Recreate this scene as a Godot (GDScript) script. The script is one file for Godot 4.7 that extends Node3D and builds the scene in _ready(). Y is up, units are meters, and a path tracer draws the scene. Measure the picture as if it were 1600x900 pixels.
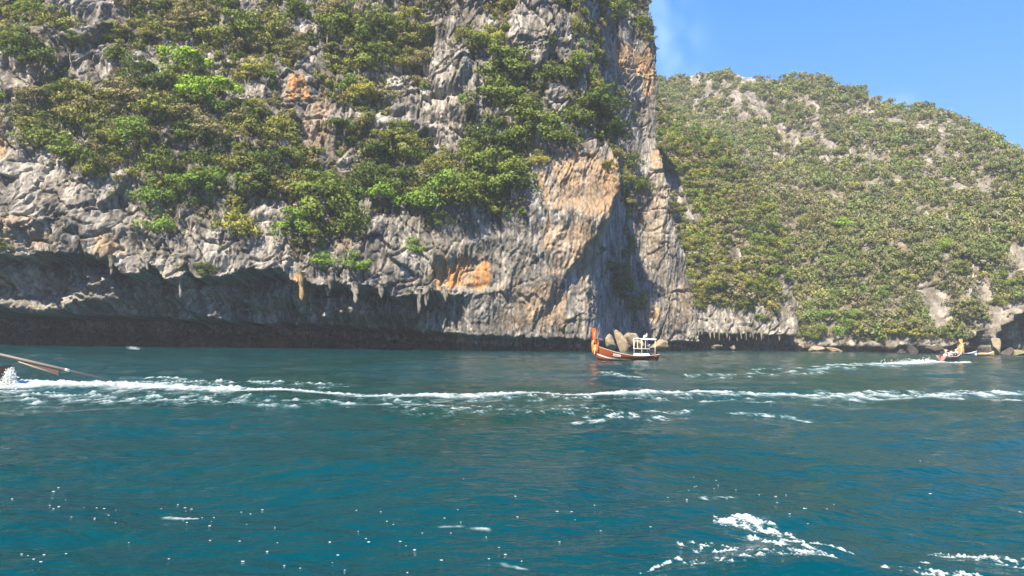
extends Node3D
# A limestone sea cliff with an overhung sea cave, a wooded headland behind it, and longtail boats on a choppy teal sea.

const FOC := 1256.0        # focal length of the photograph in its own pixels (1600 x 900)
const EYE := 2.3           # the camera stands on a low boat

var cam_t: Transform3D
var nz := FastNoiseLite.new()      # smooth, no octaves
var nf := FastNoiseLite.new()      # fractal
var nr := FastNoiseLite.new()      # ridged
var nc := FastNoiseLite.new()      # cells: distance to the border
var nv := FastNoiseLite.new()      # the same cells: a value for each
var rng := RandomNumberGenerator.new()
var used := {}
var mats := {}


class Tab:                          # a piecewise linear table, sampled evenly
	var a := 0.0
	var s := 1.0
	var v := PackedFloat32Array()
	func _init(points: Array, from: float, to: float, step: float):
		points.sort_custom(func(p, q): return p.x < q.x)
		a = from
		s = step
		var k := 0
		var x := from
		while x <= to:
			while k < points.size() - 2 and points[k + 1].x < x:
				k += 1
			var p: Vector2 = points[k]
			var q: Vector2 = points[k + 1]
			v.append(lerpf(p.y, q.y, clampf((x - p.x) / maxf(q.x - p.x, 1e-4), 0.0, 1.0)))
			x += step
		for r in 2:
			var w := v.duplicate()
			for i in range(1, v.size() - 1):
				v[i] = (w[i - 1] + 2.0 * w[i] + w[i + 1]) / 4.0
	func at(x: float) -> float:
		var f := clampf((x - a) / s, 0.0, v.size() - 1.001)
		var i := int(f)
		return lerpf(v[i], v[i + 1], f - i)


func _ready():
	rng.seed = 7
	# ---------------------------------------------------------------- camera, sky, sun, exposure, air
	var cam := Camera3D.new()
	cam.name = "camera"
	cam.position = Vector3(0, EYE, 0)
	cam.rotation = Vector3(deg_to_rad(3.63), 0, deg_to_rad(0.7))
	cam.fov = rad_to_deg(2.0 * atan(450.0 / FOC))
	cam.near = 0.2
	cam.far = 6000.0
	add_child(cam)
	cam.make_current()
	cam_t = Transform3D(Basis.from_euler(cam.rotation), cam.position)
	var env := Environment.new()
	env.background_mode = Environment.BG_SKY
	var sky := Sky.new()
	var sm := ProceduralSkyMaterial.new()
	sm.sky_top_color = Color(0.12, 0.365, 0.66)
	sm.sky_horizon_color = Color(0.46, 0.64, 0.765)
	sm.sky_curve = 0.16
	sm.ground_bottom_color = Color(0.05, 0.18, 0.22)
	sm.ground_horizon_color = Color(0.42, 0.6, 0.75)
	sm.sun_angle_max = 12.0
	sm.sky_cover = wisps()
	sm.sky_cover_modulate = Color(1, 1, 1, 0.5)
	sky.sky_material = sm
	env.sky = sky
	env.tonemap_mode = Environment.TONE_MAPPER_LINEAR
	env.tonemap_exposure = 2.75
	env.sdfgi_enabled = true
	env.ssao_enabled = true
	env.ssil_enabled = true
	env.fog_enabled = true
	env.fog_density = 0.00036
	env.fog_light_color = Color(0.86, 0.91, 0.95)
	var we := WorldEnvironment.new()
	we.name = "world_environment"
	we.environment = env
	add_child(we)
	var sun := DirectionalLight3D.new()
	sun.name = "sun"
	sun.light_color = Color(1.0, 0.925, 0.80)
	sun.light_energy = 1.6
	sun.light_angular_distance = 0.5
	sun.shadow_enabled = true
	var el := deg_to_rad(44.0)
	var az := deg_to_rad(21.0)          # to the left of straight behind the camera
	var to_sun := Vector3(-sin(az) * cos(el), sin(el), cos(az) * cos(el))
	sun.look_at_from_position(to_sun, Vector3.ZERO, Vector3.UP)
	add_child(sun)
	# ---------------------------------------------------------------- noises and materials
	nz.noise_type = FastNoiseLite.TYPE_SIMPLEX
	nz.frequency = 1.0
	nz.fractal_type = FastNoiseLite.FRACTAL_NONE
	nz.seed = 3
	nf.noise_type = FastNoiseLite.TYPE_SIMPLEX
	nf.frequency = 1.0
	nf.fractal_type = FastNoiseLite.FRACTAL_FBM
	nf.fractal_octaves = 4
	nf.seed = 11
	nr.noise_type = FastNoiseLite.TYPE_SIMPLEX
	nr.frequency = 1.0
	nr.fractal_type = FastNoiseLite.FRACTAL_RIDGED
	nr.fractal_octaves = 3
	nr.seed = 5
	nc.noise_type = FastNoiseLite.TYPE_CELLULAR
	nc.cellular_return_type = FastNoiseLite.RETURN_DISTANCE2_SUB
	nc.cellular_jitter = 0.9
	nc.frequency = 1.0
	nc.fractal_type = FastNoiseLite.FRACTAL_NONE
	nc.seed = 9
	nv = nc.duplicate()
	nv.cellular_return_type = FastNoiseLite.RETURN_CELL_VALUE
	make_materials()
	# ---------------------------------------------------------------- the setting
	survey_main()
	survey_spur()
	survey_hill()
	build_rock()
	build_sea()
	# ---------------------------------------------------------------- things
	build_plants()
	build_boulders()
	build_boats()
	build_foam()


# ==================================================================== helpers
func named(called: String) -> String:
	if not used.has(called):
		used[called] = 0
		return called
	used[called] += 1
	return "%s_%03d" % [called, used[called]]


func tag(o: Node, label: String, category := "", group := "", kind := ""):
	o.set_meta("label", label)
	if category:
		o.set_meta("category", category)
	if group:
		o.set_meta("group", group)
	if kind:
		o.set_meta("kind", kind)


func thing(called: String, label: String, category: String, at := Transform3D(), group := "") -> Node3D:
	var o := Node3D.new()
	o.name = named(called)
	add_child(o)
	o.transform = at
	tag(o, label, category, group)
	return o


func put(called: String, mesh: Mesh, m: Material, parent: Node = null) -> MeshInstance3D:
	var o := MeshInstance3D.new()
	o.mesh = mesh
	o.material_override = m
	if parent:
		o.name = called
		parent.add_child(o, true)
	else:
		o.name = named(called)
		add_child(o)
	return o


func survey(px: float, py: float, d: float) -> Vector3:       # the point seen at that place of the photograph on the upright plane d metres ahead
	var r := cam_t.basis * Vector3((px - 800.0) / FOC, (450.0 - py) / FOC, -1.0)
	return cam_t.origin + r * (d / -r.z)


func on_sea(px: float, py: float) -> Vector3:
	var r := cam_t.basis * Vector3((px - 800.0) / FOC, (450.0 - py) / FOC, -1.0)
	return cam_t.origin + r * (EYE / -r.y)


func solid(c: Color, rough := 0.8, metal := 0.0, spec := 0.4) -> StandardMaterial3D:      # c: a real-world linear colour
	var key := "%s %s %s" % [c, rough, metal]
	if mats.has(key):
		return mats[key]
	var m := StandardMaterial3D.new()
	m.albedo_color = c.linear_to_srgb()
	m.roughness = rough
	m.metallic = metal
	m.metallic_specular = spec
	mats[key] = m
	return m


func grain_texture(seed_: int, freq: float, lo: float, hi: float, octaves := 5) -> NoiseTexture2D:
	var n := FastNoiseLite.new()
	n.seed = seed_
	n.frequency = freq
	n.fractal_octaves = octaves
	var t := NoiseTexture2D.new()
	t.width = 512
	t.height = 512
	t.seamless = true
	t.noise = n
	var g := Gradient.new()
	g.set_color(0, Color(lo, lo, lo))
	g.set_color(1, Color(hi, hi, hi))
	t.color_ramp = g
	return t


func bump_texture(seed_: int, freq: float, strength: float, size := 512, octaves := 5) -> NoiseTexture2D:
	var n := FastNoiseLite.new()
	n.seed = seed_
	n.frequency = freq
	n.fractal_octaves = octaves
	var t := NoiseTexture2D.new()
	t.width = size
	t.height = size
	t.seamless = true
	t.as_normal_map = true
	t.bump_strength = strength
	t.noise = n
	return t


func make_materials():
	var rock := StandardMaterial3D.new()
	rock.vertex_color_use_as_albedo = true
	rock.albedo_texture = grain_texture(21, 0.02, 0.55, 1.0)
	rock.uv1_triplanar = true
	rock.uv1_world_triplanar = true
	rock.uv1_scale = Vector3(0.13, 0.05, 0.13)
	rock.roughness = 0.9
	rock.metallic_specular = 0.25
	rock.normal_enabled = true
	rock.normal_texture = bump_texture(22, 0.02, 9.0)
	rock.normal_scale = 1.2
	mats.rock = rock
	var hill: StandardMaterial3D = rock.duplicate()
	mats.hill = hill
	var stone: StandardMaterial3D = rock.duplicate()
	stone.uv1_scale = Vector3(0.35, 0.35, 0.35)
	mats.stone = stone
	var leaf := StandardMaterial3D.new()
	leaf.vertex_color_use_as_albedo = true
	leaf.roughness = 0.65
	leaf.metallic_specular = 0.3
	leaf.backlight_enabled = true
	leaf.backlight = Color(0.7, 0.7, 0.45)
	leaf.cull_mode = BaseMaterial3D.CULL_DISABLED
	mats.leaf = leaf
	mats.bark = solid(Color(0.16, 0.13, 0.10), 0.9)
	mats.pale_bark = solid(Color(0.36, 0.32, 0.27), 0.9)
	var sea := StandardMaterial3D.new()
	sea.vertex_color_use_as_albedo = true
	sea.roughness = 0.08
	sea.metallic_specular = 0.16
	sea.normal_enabled = true
	sea.normal_texture = bump_texture(31, 0.012, 14.0, 1024, 6)
	sea.normal_scale = 0.55
	sea.uv1_triplanar = true
	sea.uv1_world_triplanar = true
	sea.uv1_scale = Vector3(0.11, 0.11, 0.16)
	mats.sea = sea
	var foam := StandardMaterial3D.new()
	foam.vertex_color_use_as_albedo = true
	foam.transparency = BaseMaterial3D.TRANSPARENCY_ALPHA
	foam.roughness = 0.75
	foam.metallic_specular = 0.3
	foam.cull_mode = BaseMaterial3D.CULL_DISABLED
	mats.foam = foam
	mats.white_water = solid(Color(0.5, 0.55, 0.56), 0.6)
	var vc := StandardMaterial3D.new()
	vc.vertex_color_use_as_albedo = true
	vc.roughness = 0.75
	mats.painted = vc


func wisps() -> ImageTexture:                 # thin high cloud all round the sky
	var im := Image.create(1024, 512, false, Image.FORMAT_RGBAF)
	var n := FastNoiseLite.new()
	n.seed = 4
	n.frequency = 1.0
	n.fractal_octaves = 5
	for y in 256:
		var e := (0.5 - y / 512.0) * PI
		for x in 1024:
			var a := x / 1024.0 * TAU
			var p := Vector3(cos(a) * cos(e), sin(e) * 2.2, sin(a) * cos(e)) * 2.4
			var q := n.get_noise_3d(p.x + 3.1, p.y + p.x * 0.5, p.z * 1.4)
			var f := smoothstep(0.22, 0.62, q) * 0.5
			var b := a if a < PI else a - TAU
			var u := (b - 0.195) * 1.6 + (e - 0.36) * 0.6
			var w := (e - 0.37) - (b - 0.195) * 0.5
			f = maxf(f, exp(-u * u * 420.0 - w * w * 160.0) * clampf(0.5 + 1.5 * n.get_noise_3d(b * 26.0, e * 22.0, 5.0), 0.0, 1.0) * 0.26)
			im.set_pixel(x, y, Color(0.8, 0.86, 0.95, f))
	return ImageTexture.create_from_image(im)


# a sheet of rock: columns run along the shore up to the right end xe(y), rows run up to the top h(x); past both it folds back so that the rock has a body
func sheet(x0: float, xe: Callable, nx: int, h: Callable, y0: float, ny: int, depth: Callable, color: Callable, back := 60.0) -> ArrayMesh:
	var more := 5
	var w := nx + more + 1
	var hh := ny + more + 1
	var pos := PackedVector3Array()
	var col := PackedColorArray()
	pos.resize(w * hh)
	col.resize(w * hh)
	for j in hh:
		var t: float = minf(j, ny) / float(ny)
		for i in w:
			var s: float = minf(i, nx) / float(nx)
			var xg: float = x0 + (xe.call(y0) - x0) * s
			var y: float = lerpf(y0, h.call(xg), t)
			var x: float = lerpf(x0, xe.call(y), s)
			y = lerpf(y0, h.call(x), t)
			var d: float = depth.call(x, y)
			var c: Color = color.call(x, y)
			var f := 0.0
			if i > nx:
				f = (i - nx) / float(more)
			if j > ny:
				f = maxf(f, (j - ny) / float(more))
				y -= 2.0 * (j - ny) / more
			pos[j * w + i] = Vector3(x, y, -d - back * f * f)
			col[j * w + i] = c
	var idx := PackedInt32Array()
	idx.resize((w - 1) * (hh - 1) * 6)
	var k := 0
	for j in hh - 1:
		for i in w - 1:
			var a := j * w + i
			idx[k] = a; idx[k + 1] = a + w; idx[k + 2] = a + w + 1
			idx[k + 3] = a; idx[k + 4] = a + w + 1; idx[k + 5] = a + 1
			k += 6
	return smooth(pos, col, idx)


func smooth(pos: PackedVector3Array, col: PackedColorArray, idx: PackedInt32Array) -> ArrayMesh:
	var arr := []
	arr.resize(Mesh.ARRAY_MAX)
	arr[Mesh.ARRAY_VERTEX] = pos
	if col.size():
		arr[Mesh.ARRAY_COLOR] = col
	arr[Mesh.ARRAY_INDEX] = idx
	var st := SurfaceTool.new()
	st.create_from_arrays(arr)
	st.generate_normals()
	return st.commit()


# ==================================================================== the cliff: how far ahead its face stands at (x, y)
var t_base: Tab
var t_lip: Tab
var t_notch: Tab
var t_arris: Tab
var t_recess: Tab
var t_end: Tab
var xr0 := 0.0
var xr1 := 0.0
var bare_main := []        # [x, y, rx, ry] of rock without plants
var tan_main := []         # [x, y, rx, ry, how orange]
var fins := []             # [x, y, rx, ry, how far it stands out]
var sea_holes := []


func flat(points: Array, d: float, upright := false) -> Array:
	var o := []
	for p in points:
		var q := survey(p[0], p[1], d if p.size() < 3 else float(p[2]))
		o.append(Vector2(q.y, q.x) if upright else Vector2(q.x, q.y))
	return o


func survey_main():
	var o := []
	for p in [[-300, 139], [0, 136], [300, 138], [600, 142], [700, 144], [850, 147], [970, 153], [1100, 160]]:
		o.append(Vector2(survey(p[0], 450, p[1]).x, p[1]))
	t_base = Tab.new(o, -140, 60, 0.5)
	t_lip = Tab.new(flat([[-300, 410], [0, 407], [60, 395], [110, 397], [170, 409], [240, 427], [330, 433], [440, 428], [530, 442], [600, 452], [660, 458], [720, 462]], 139), -140, 60, 0.5)
	t_notch = Tab.new(flat([[-300, 485], [0, 488], [200, 492], [360, 500], [450, 503], [550, 508], [650, 516], [760, 524], [950, 531]], 148), -140, 60, 0.5)
	t_arris = Tab.new(flat([[770, 540], [805, 518], [838, 493], [872, 450], [905, 400], [944, 350], [967, 300], [974, 250], [968, 200], [946, 140], [922, 90], [905, 0], [900, -200]], 154, true), -5, 110, 0.5)
	o = []
	for p in [[700, 150], [830, 150], [880, 151.6], [918, 152.9], [936, 159], [954, 171], [1000, 181], [1100, 186]]:
		o.append(Vector2(survey(p[0], 450, p[1]).x, p[1]))
	t_recess = Tab.new(o, -140, 60, 0.5)
	t_end = Tab.new(flat([[1012, -200], [1011, 0], [1027, 55], [1028, 100], [1031, 240], [1050, 320], [1070, 400], [1084, 470], [1092, 525], [1092, 560]], 186, true), -5, 110, 0.5)
	xr0 = survey(630, 450, 142).x
	xr1 = survey(750, 450, 145).x
	for e in [[50, 320, 110, 95], [150, 330, 90, 60], [200, 380, 70, 45], [140, 30, 42, 45], [105, 80, 30, 40], [155, 105, 35, 30], [30, 130, 55, 30], [468, 140, 26, 45], [490, 90, 16, 60], [505, 205, 30, 45], [330, 395, 140, 40], [430, 380, 40, 60],
			[590, 420, 120, 45], [640, 370, 60, 45], [700, 75, 32, 75], [715, 130, 28, 55], [690, 160, 25, 40], [755, 145, 16, 50], [830, 45, 32, 65], [850, 20, 30, 30], [880, 60, 20, 60], [620, 130, 22, 55], [640, 170, 40, 35], [690, 195, 55, 30], [605, 195, 28, 22], [870, 152, 22, 26], [760, 225, 20, 18],
			[905, 300, 75, 95], [860, 250, 30, 20], [935, 235, 35, 30], [760, 430, 100, 90], [860, 440, 110, 110], [985, 110, 55, 90], [960, 90, 35, 70], [1010, 190, 24, 90], [975, 55, 45, 22], [1020, 330, 40, 110], [1040, 440, 55, 100], [950, 360, 26, 60], [940, 480, 40, 60], [545, 265, 16, 26], [740, 20, 20, 40], [410, 150, 20, 30]]:
		var d := 185.0 if e[0] > 945 else 147.0
		var q := survey(e[0], e[1], d)
		bare_main.append([q.x, q.y, e[2] * d / FOC, e[3] * d / FOC])
	for e in [[905, 285, 62, 60, 0.75], [955, 290, 20, 62, 1.0], [900, 380, 55, 50, 0.6], [850, 480, 45, 35, 0.6], [800, 480, 22, 40, 0.35], [725, 430, 46, 26, 1.3], [692, 430, 16, 30, 0.9], [468, 142, 17, 26, 1.2], [500, 205, 26, 55, 0.45], [8, 300, 26, 90, 0.9], [10, 230, 26, 16, 0.9], [95, 375, 36, 22, 0.5],
			[210, 395, 22, 22, 0.7], [985, 100, 40, 26, 0.9], [1015, 110, 14, 36, 0.9], [945, 88, 14, 18, 1.0], [1027, 255, 12, 26, 0.8], [1015, 495, 20, 14, 0.8], [1025, 330, 20, 80, 0.3], [1060, 480, 22, 40, 0.3], [475, 455, 14, 20, 0.8], [925, 460, 14, 60, 0.3], [560, 380, 26, 20, 0.3]]:
		var d := 185.0 if e[0] > 965 else 147.0
		var q := survey(e[0], e[1], d)
		tan_main.append([q.x, q.y, e[2] * d / FOC, e[3] * d / FOC, e[4]])
	for e in [[702, 80, 34, 75, 3.0], [722, 140, 26, 60, 2.0], [832, 45, 36, 70, 3.0], [882, 60, 16, 60, 2.0], [140, 40, 45, 45, 2.0], [468, 140, 26, 50, 1.6], [620, 140, 24, 40, 1.6], [640, 185, 60, 26, 1.8], [872, 150, 22, 26, 1.6], [60, 330, 90, 60, 1.4], [80, 452, 130, 40, 3.2], [350, 474, 70, 26, 2.0], [560, 482, 80, 22, 2.0], [230, 470, 30, 30, -1.6], [740, 430, 55, 26, -0.8], [692, 430, 12, 26, -0.5], [830, 238, 40, 10, -1.2]]:
		var q := survey(e[0], e[1], 148.0)
		fins.append([q.x, q.y, e[2] * 148.0 / FOC, e[3] * 148.0 / FOC, e[4]])


func end_main(y: float) -> float:
	return t_end.at(y) + 0.9 * nf.get_noise_2d(y * 0.12, 7.7)


func top_main(x: float) -> float:
	return 84.0 + 14.0 * smoothstep(5.0, 30.0, x)


func shore(y: float, at: float) -> float:
	return 1.0 - smoothstep(at - 0.8, at + 0.4, y)


func coarse_main(x: float, y: float) -> float:
	var d := t_base.at(x)
	var wr := smoothstep(xr0, xr1, x)
	var lip := t_lip.at(x) + 1.9 * nf.get_noise_2d(x * 0.12, 1.3)
	var nt := t_notch.at(x) + 0.5 * nf.get_noise_2d(x * 0.25, 4.1)
	var o_left := 0.0
	if y >= lip:
		o_left = 0.22 * (y - lip)
	else:
		var u := lip - y
		o_left = 7.2 * smoothstep(0.0, 1.3, u) + 2.6 * smoothstep(1.0, maxf(lip - nt, 2.0), u) + 4.2 * nf.get_noise_2d(x * 0.06, y * 0.13) + 0.9 * nr.get_noise_2d(x * 0.16 + 0.1 * y, y * 0.3)
	if y < nt:
		o_left += 15.0 * smoothstep(0.0, 1.1, nt - y)
	var o_right := 0.10 * (y - 27.0) if y > 27.0 else (27.0 - y) * 0.17
	if y < nt:
		o_right += 4.0 * smoothstep(0.0, 1.0, nt - y)
	d += lerpf(o_left, o_right, wr)
	# ledges that carry the trees
	if y > lip:
		var q := y * 0.11 + 1.3 * nf.get_noise_2d(x * 0.018, y * 0.02) + x * 0.008
		var f := q - floorf(q)
		d += 2.6 * (smoothstep(0.55, 1.0, f) - f) * (1.0 - wr * 0.6)
	d += 3.4 * nf.get_noise_2d(x * 0.028, y * 0.024) * smoothstep(0.0, 12.0, y) * (1.0 - 0.6 * wr)
	for e in fins:
		var ax: float = (x - e[0]) / e[2]
		var ay: float = (y - e[1]) / e[3]
		if absf(ax) < 1.4 and absf(ay) < 1.4:
			d -= e[4] * (1.0 - smoothstep(0.55, 1.25, ax * ax + ay * ay + 0.3 * nf.get_noise_2d(x * 0.3, y * 0.2)))
	# past the arris the rock steps back to the recess and the sea pillar
	var xa := t_arris.at(y)
	var sb := smoothstep(-0.5, 2.2, x - xa + 0.7 * nf.get_noise_2d(y * 0.2, 9.0))
	if sb > 0.0:
		var deep := smoothstep(14.0, 20.0, x)
		var r := t_recess.at(x) + lerpf(0.04, 0.09, deep) * y + lerpf(0.9, 2.5, deep) * nf.get_noise_2d(x * 0.06 + 30.0, y * 0.03)
		if x > 24.0:
			r -= 2.2 * smoothstep(60.0, 74.0, y)          # the brow of the pillar
		if y < nt:
			r += 5.0 * smoothstep(0.0, 1.0, nt - y)
		d = lerpf(d, r, sb)
	return d


func relief(x: float, y: float, calm := 0.0) -> float:
	var wx := x + 1.4 * nz.get_noise_2d(x * 0.09, y * 0.07)
	var wy := y + 1.0 * nz.get_noise_2d(x * 0.12 + 7.0, y * 0.1)
	var flute := nr.get_noise_2d(wx * 0.20, y * 0.030)                 # long vertical drip grooves
	var fine := nr.get_noise_2d(wx * 0.62 + 40.0, y * 0.07)
	var o := -0.55 * flute - 0.34 * fine - 0.14 * nr.get_noise_2d(wx * 1.5, y * 0.35)
	if calm < 0.95:
		# blocks bounded by upright joints and level beds, each standing out by its own amount, with open cracks between
		var tall := 0.13 + 0.10 * smoothstep(-0.2, 0.3, nz.get_noise_2d(x * 0.03, y * 0.03))
		var s := -0.70 * nv.get_noise_2d(wx * 0.30, wy * tall) - 0.36 * nv.get_noise_2d(wx * 0.85 + 50.0, wy * 0.42)
		s += 1.15 * (1.0 - smoothstep(0.0, 0.10, nc.get_noise_2d(wx * 0.30, wy * tall) + 1.0)) + 0.5 * (1.0 - smoothstep(0.0, 0.13, nc.get_noise_2d(wx * 0.85 + 50.0, wy * 0.42) + 1.0))
		s += 0.7 * smoothstep(0.55, 0.9, nr.get_noise_2d(x * 0.03 + 4.0, wy * 0.16))
		o += s * (1.0 - calm)
	return o


func depth_main(x: float, y: float) -> float:
	var calm := smoothstep(xr0, xr1, x) * (1.0 - smoothstep(30.0, 46.0, y)) * (1.0 - smoothstep(3.0, 12.0, x - t_arris.at(y)))
	calm = maxf(calm, 0.5 * smoothstep(3.0, 12.0, x - t_arris.at(y)))
	return coarse_main(x, y) + relief(x, y, calm * 0.75)


func patch(list: Array, x: float, y: float, ragged: float) -> float:
	var v := 0.0
	var n := 9.0
	for e in list:
		var ax: float = absf(x - e[0]) / e[2]
		if ax > 1.35:
			continue
		var ay: float = absf(y - e[1]) / e[3]
		if ay > 1.35:
			continue
		if n > 8.0:
			n = ragged * nf.get_noise_2d(x * 0.25, y * 0.16)
		v = maxf(v, (1.0 - smoothstep(0.55, 1.3, ax * ax + ay * ay + n)) * (e[4] if e.size() > 4 else 1.0))
	return v


func plants_main(x: float, y: float) -> float:
	var lip := t_lip.at(x)
	var wr := smoothstep(xr0, xr1, x)
	if y < lerpf(lip + 1.0, 9.0, wr):
		return 0.0
	var v := 0.60 + 0.6 * nf.get_noise_2d(x * 0.07 + 5.0, y * 0.07) + 0.35 * nf.get_noise_2d(x * 0.3, y * 0.3)
	v -= 0.55 * smoothstep(0.06, 0.34, nf.get_noise_2d(x * 0.11 + 44.0, y * 0.03))          # bare upright ribs between the shrubs
	v -= 1.15 * patch(bare_main, x, y, 0.7)
	if x > t_end.at(y) - 3.5 and y > 12.0 and y < 44.0:
		v += 0.45 * smoothstep(3.5, 0.5, t_end.at(y) - x)          # scrub along the seam with the spur
	return clampf(v, 0.0, 1.0)


func limestone(x: float, y: float, dark: float) -> Color:
	var streak := nf.get_noise_2d(x * 0.45 + 0.6 * nz.get_noise_2d(x * 0.1, y * 0.1), y * 0.025)
	var fine := nf.get_noise_2d(x * 1.7, y * 0.09 + 20.0)
	var blot := nf.get_noise_2d(x * 0.10 + 9.0, y * 0.10)
	var g := 0.365 + 0.18 * blot + 0.22 * streak + 0.20 * fine
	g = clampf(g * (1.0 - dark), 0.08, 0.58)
	var c := Color(g, g * 0.985, g * 0.96)
	var stain := nf.get_noise_2d(x * 0.33 + 0.8 * nz.get_noise_2d(x * 0.12, y * 0.06) + 33.0, y * 0.018 + 5.0) + 0.35 * nf.get_noise_2d(x * 1.3, y * 0.06 + 60.0)
	c = c.lerp(Color(0.125, 0.125, 0.125), 0.72 * smoothstep(0.06, 0.30, stain))          # black algae streaks where water seeps down
	return c.lerp(Color(g * 1.12, g * 1.0, g * 0.82), clampf(0.4 + 1.4 * nf.get_noise_2d(x * 0.06 + 70.0, y * 0.05), 0.0, 1.0) * 0.22)


func color_main(x: float, y: float) -> Color:
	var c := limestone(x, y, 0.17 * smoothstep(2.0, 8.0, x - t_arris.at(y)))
	var o := patch(tan_main, x, y, 0.9)
	if o > 0.0:
		var s := 0.6 + 0.6 * nf.get_noise_2d(x * 0.6, y * 0.07)
		o *= clampf(s + 0.25, 0.0, 1.0)
		c = c.lerp(Color(0.56, 0.40, 0.255), clampf(o, 0.0, 0.9))
		if o > 0.75:
			c = c.lerp(Color(0.62, 0.29, 0.10), clampf((o - 0.75) * 1.6, 0.0, 0.8))
	var v := plants_main(x, y)
	if v > 0.3:
		c = c.lerp(Color(0.105, 0.10, 0.055).lerp(Color(0.17, 0.14, 0.09), 0.5 + nf.get_noise_2d(x * 0.4, y * 0.4)), smoothstep(0.3, 0.75, v) * 0.85)
	# the tide mark: brown-black weed and wet rock with a ragged upper edge
	var wet := t_notch.at(x) * 0.6 + 0.9 * nf.get_noise_2d(x * 0.3, y * 0.3)
	if y < wet:
		c = c.lerp(Color(0.105, 0.066, 0.052), smoothstep(0.0, 0.8, wet - y) * 0.85)
	return c


# ==================================================================== the wooded spur behind the cliff
var t_spur: Tab
var t_spur_base: Tab
var bare_spur := []


func survey_spur():
	t_spur = Tab.new(flat([[1030, 90, 255], [1040, 140, 250], [1068, 165, 245], [1105, 195, 242], [1150, 245, 236], [1178, 285, 232], [1206, 345, 225], [1226, 410, 218], [1236, 470, 213], [1238, 520, 208], [1238, 560, 206]], 220, true), -5, 110, 0.5)
	for e in [[1060, 300, 22, 50], [1085, 330, 12, 30], [1165, 498, 80, 20], [1215, 470, 22, 40], [1110, 500, 60, 22], [1125, 150, 16, 12], [1140, 400, 10, 16]]:
		var q := survey(e[0], e[1], 220.0)
		bare_spur.append([q.x, q.y, e[2] * 220.0 / FOC, e[3] * 220.0 / FOC])


func end_spur(y: float) -> float:
	return t_spur.at(y) + 1.6 * nf.get_noise_2d(y * 0.1, 17.7)


func top_spur(_x: float) -> float:
	return 85.0


func coarse_spur(x: float, y: float) -> float:
	var d := 206.0 + 0.25 * y + 0.006 * y * y
	var lip := 4.6 + 0.5 * nf.get_noise_2d(x * 0.3, 1.0) - 0.010 * (x - 40.0)
	if y < lip:
		d += 6.5 * smoothstep(0.0, 0.9, lip - y) + 1.5 * nf.get_noise_2d(x * 0.2, y * 0.3)
	return d + 6.0 * nf.get_noise_2d(x * 0.025 + 50.0, y * 0.022) * smoothstep(3.0, 20.0, y)


func depth_spur(x: float, y: float) -> float:
	return coarse_spur(x, y) + 0.8 * relief(x + 300.0, y)


func plants_spur(x: float, y: float) -> float:
	if y < 7.0:
		return 0.0
	var v := 0.95 + 0.5 * nf.get_noise_2d(x * 0.06 + 15.0, y * 0.06)
	return clampf(v - patch(bare_spur, x, y, 0.7), 0.0, 1.0)


func color_spur(x: float, y: float) -> Color:
	var c := limestone(x + 300.0, y, 0.0)
	if y > 7.0:
		c = c.lerp(Color(0.13, 0.12, 0.07), smoothstep(0.3, 0.8, plants_spur(x, y)) * 0.85)
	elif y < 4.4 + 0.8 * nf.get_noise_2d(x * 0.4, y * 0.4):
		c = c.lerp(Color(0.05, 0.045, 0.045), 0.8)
	return c


# ==================================================================== the far hill
var t_hill_top: Tab
var t_hill_base: Tab
var bare_hill := []
var hill_holes := []
const LEAN := 1.15


func survey_hill():
	var o := []
	for p in [[900, 224], [1230, 221], [1340, 214], [1440, 206], [1600, 194], [1800, 184]]:
		o.append(Vector2(survey(p[0], 450, p[1]).x, p[1]))
	t_hill_base = Tab.new(o, 20, 300, 0.5)
	o = []
	for p in [[900, 135], [990, 122], [1035, 114], [1075, 110], [1120, 103], [1150, 112], [1185, 119], [1215, 117], [1250, 114], [1285, 121], [1315, 126], [1360, 130], [1385, 139], [1420, 150], [1455, 154], [1485, 166], [1510, 182], [1535, 204], [1560, 226], [1585, 248], [1610, 268], [1660, 310], [1720, 350], [1850, 420]]:
		var d := 250.0
		var q := Vector3.ZERO
		for k in 40:
			q = survey(p[0], p[1], d)
			d = lerpf(d, t_hill_base.at(q.x) + LEAN * q.y, 0.4)
		o.append(Vector2(q.x, q.y - (2.4 if p[0] < 1190 else 5.0)))
	t_hill_top = Tab.new(o, 0, 320, 1.0)
	for e in [[1095, 122, 14, 12], [1078, 130, 8, 16], [1120, 128, 9, 20], [1143, 140, 9, 22], [1255, 120, 22, 9], [1240, 130, 6, 14], [1268, 134, 7, 16], [1150, 190, 8, 26], [1165, 215, 8, 22], [1130, 172, 8, 18], [1182, 236, 9, 16], [1200, 250, 7, 20], [1215, 150, 6, 16], [1300, 140, 6, 12], [1235, 282, 18, 12], [1370, 345, 22, 12], [1335, 430, 10, 18], [1390, 460, 26, 36], [1365, 490, 14, 40], [1440, 440, 30, 30], [1480, 470, 40, 30], [1530, 430, 26, 36], [1500, 500, 40, 26], [1590, 280, 14, 24], [1430, 500, 30, 26], [1250, 500, 12, 30]]:
		var d = 225.0 + (545.0 - e[1]) * 0.35
		var q := survey(e[0], e[1], d)
		bare_hill.append([q.x, q.y, e[2] * d / FOC, e[3] * d / FOC])
	for e in [[1606, 548, 52, 62, 14], [1534, 549, 13, 30, 8], [1580, 552, 30, 40, 10], [1500, 552, 40, 8, 4], [1360, 552, 70, 9, 3.5], [1445, 548, 20, 8, 3]]:
		var d := 200.0
		var q := survey(e[0], e[1], d)
		hill_holes.append([q.x, maxf(q.y, 0.0), e[2] * d / FOC, e[3] * d / FOC, e[4]])


func top_hill(x: float) -> float:
	return t_hill_top.at(x) + 0.9 * nf.get_noise_2d(x * 0.09, 2.2)


func end_hill(_y: float) -> float:
	return 240.0


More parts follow.
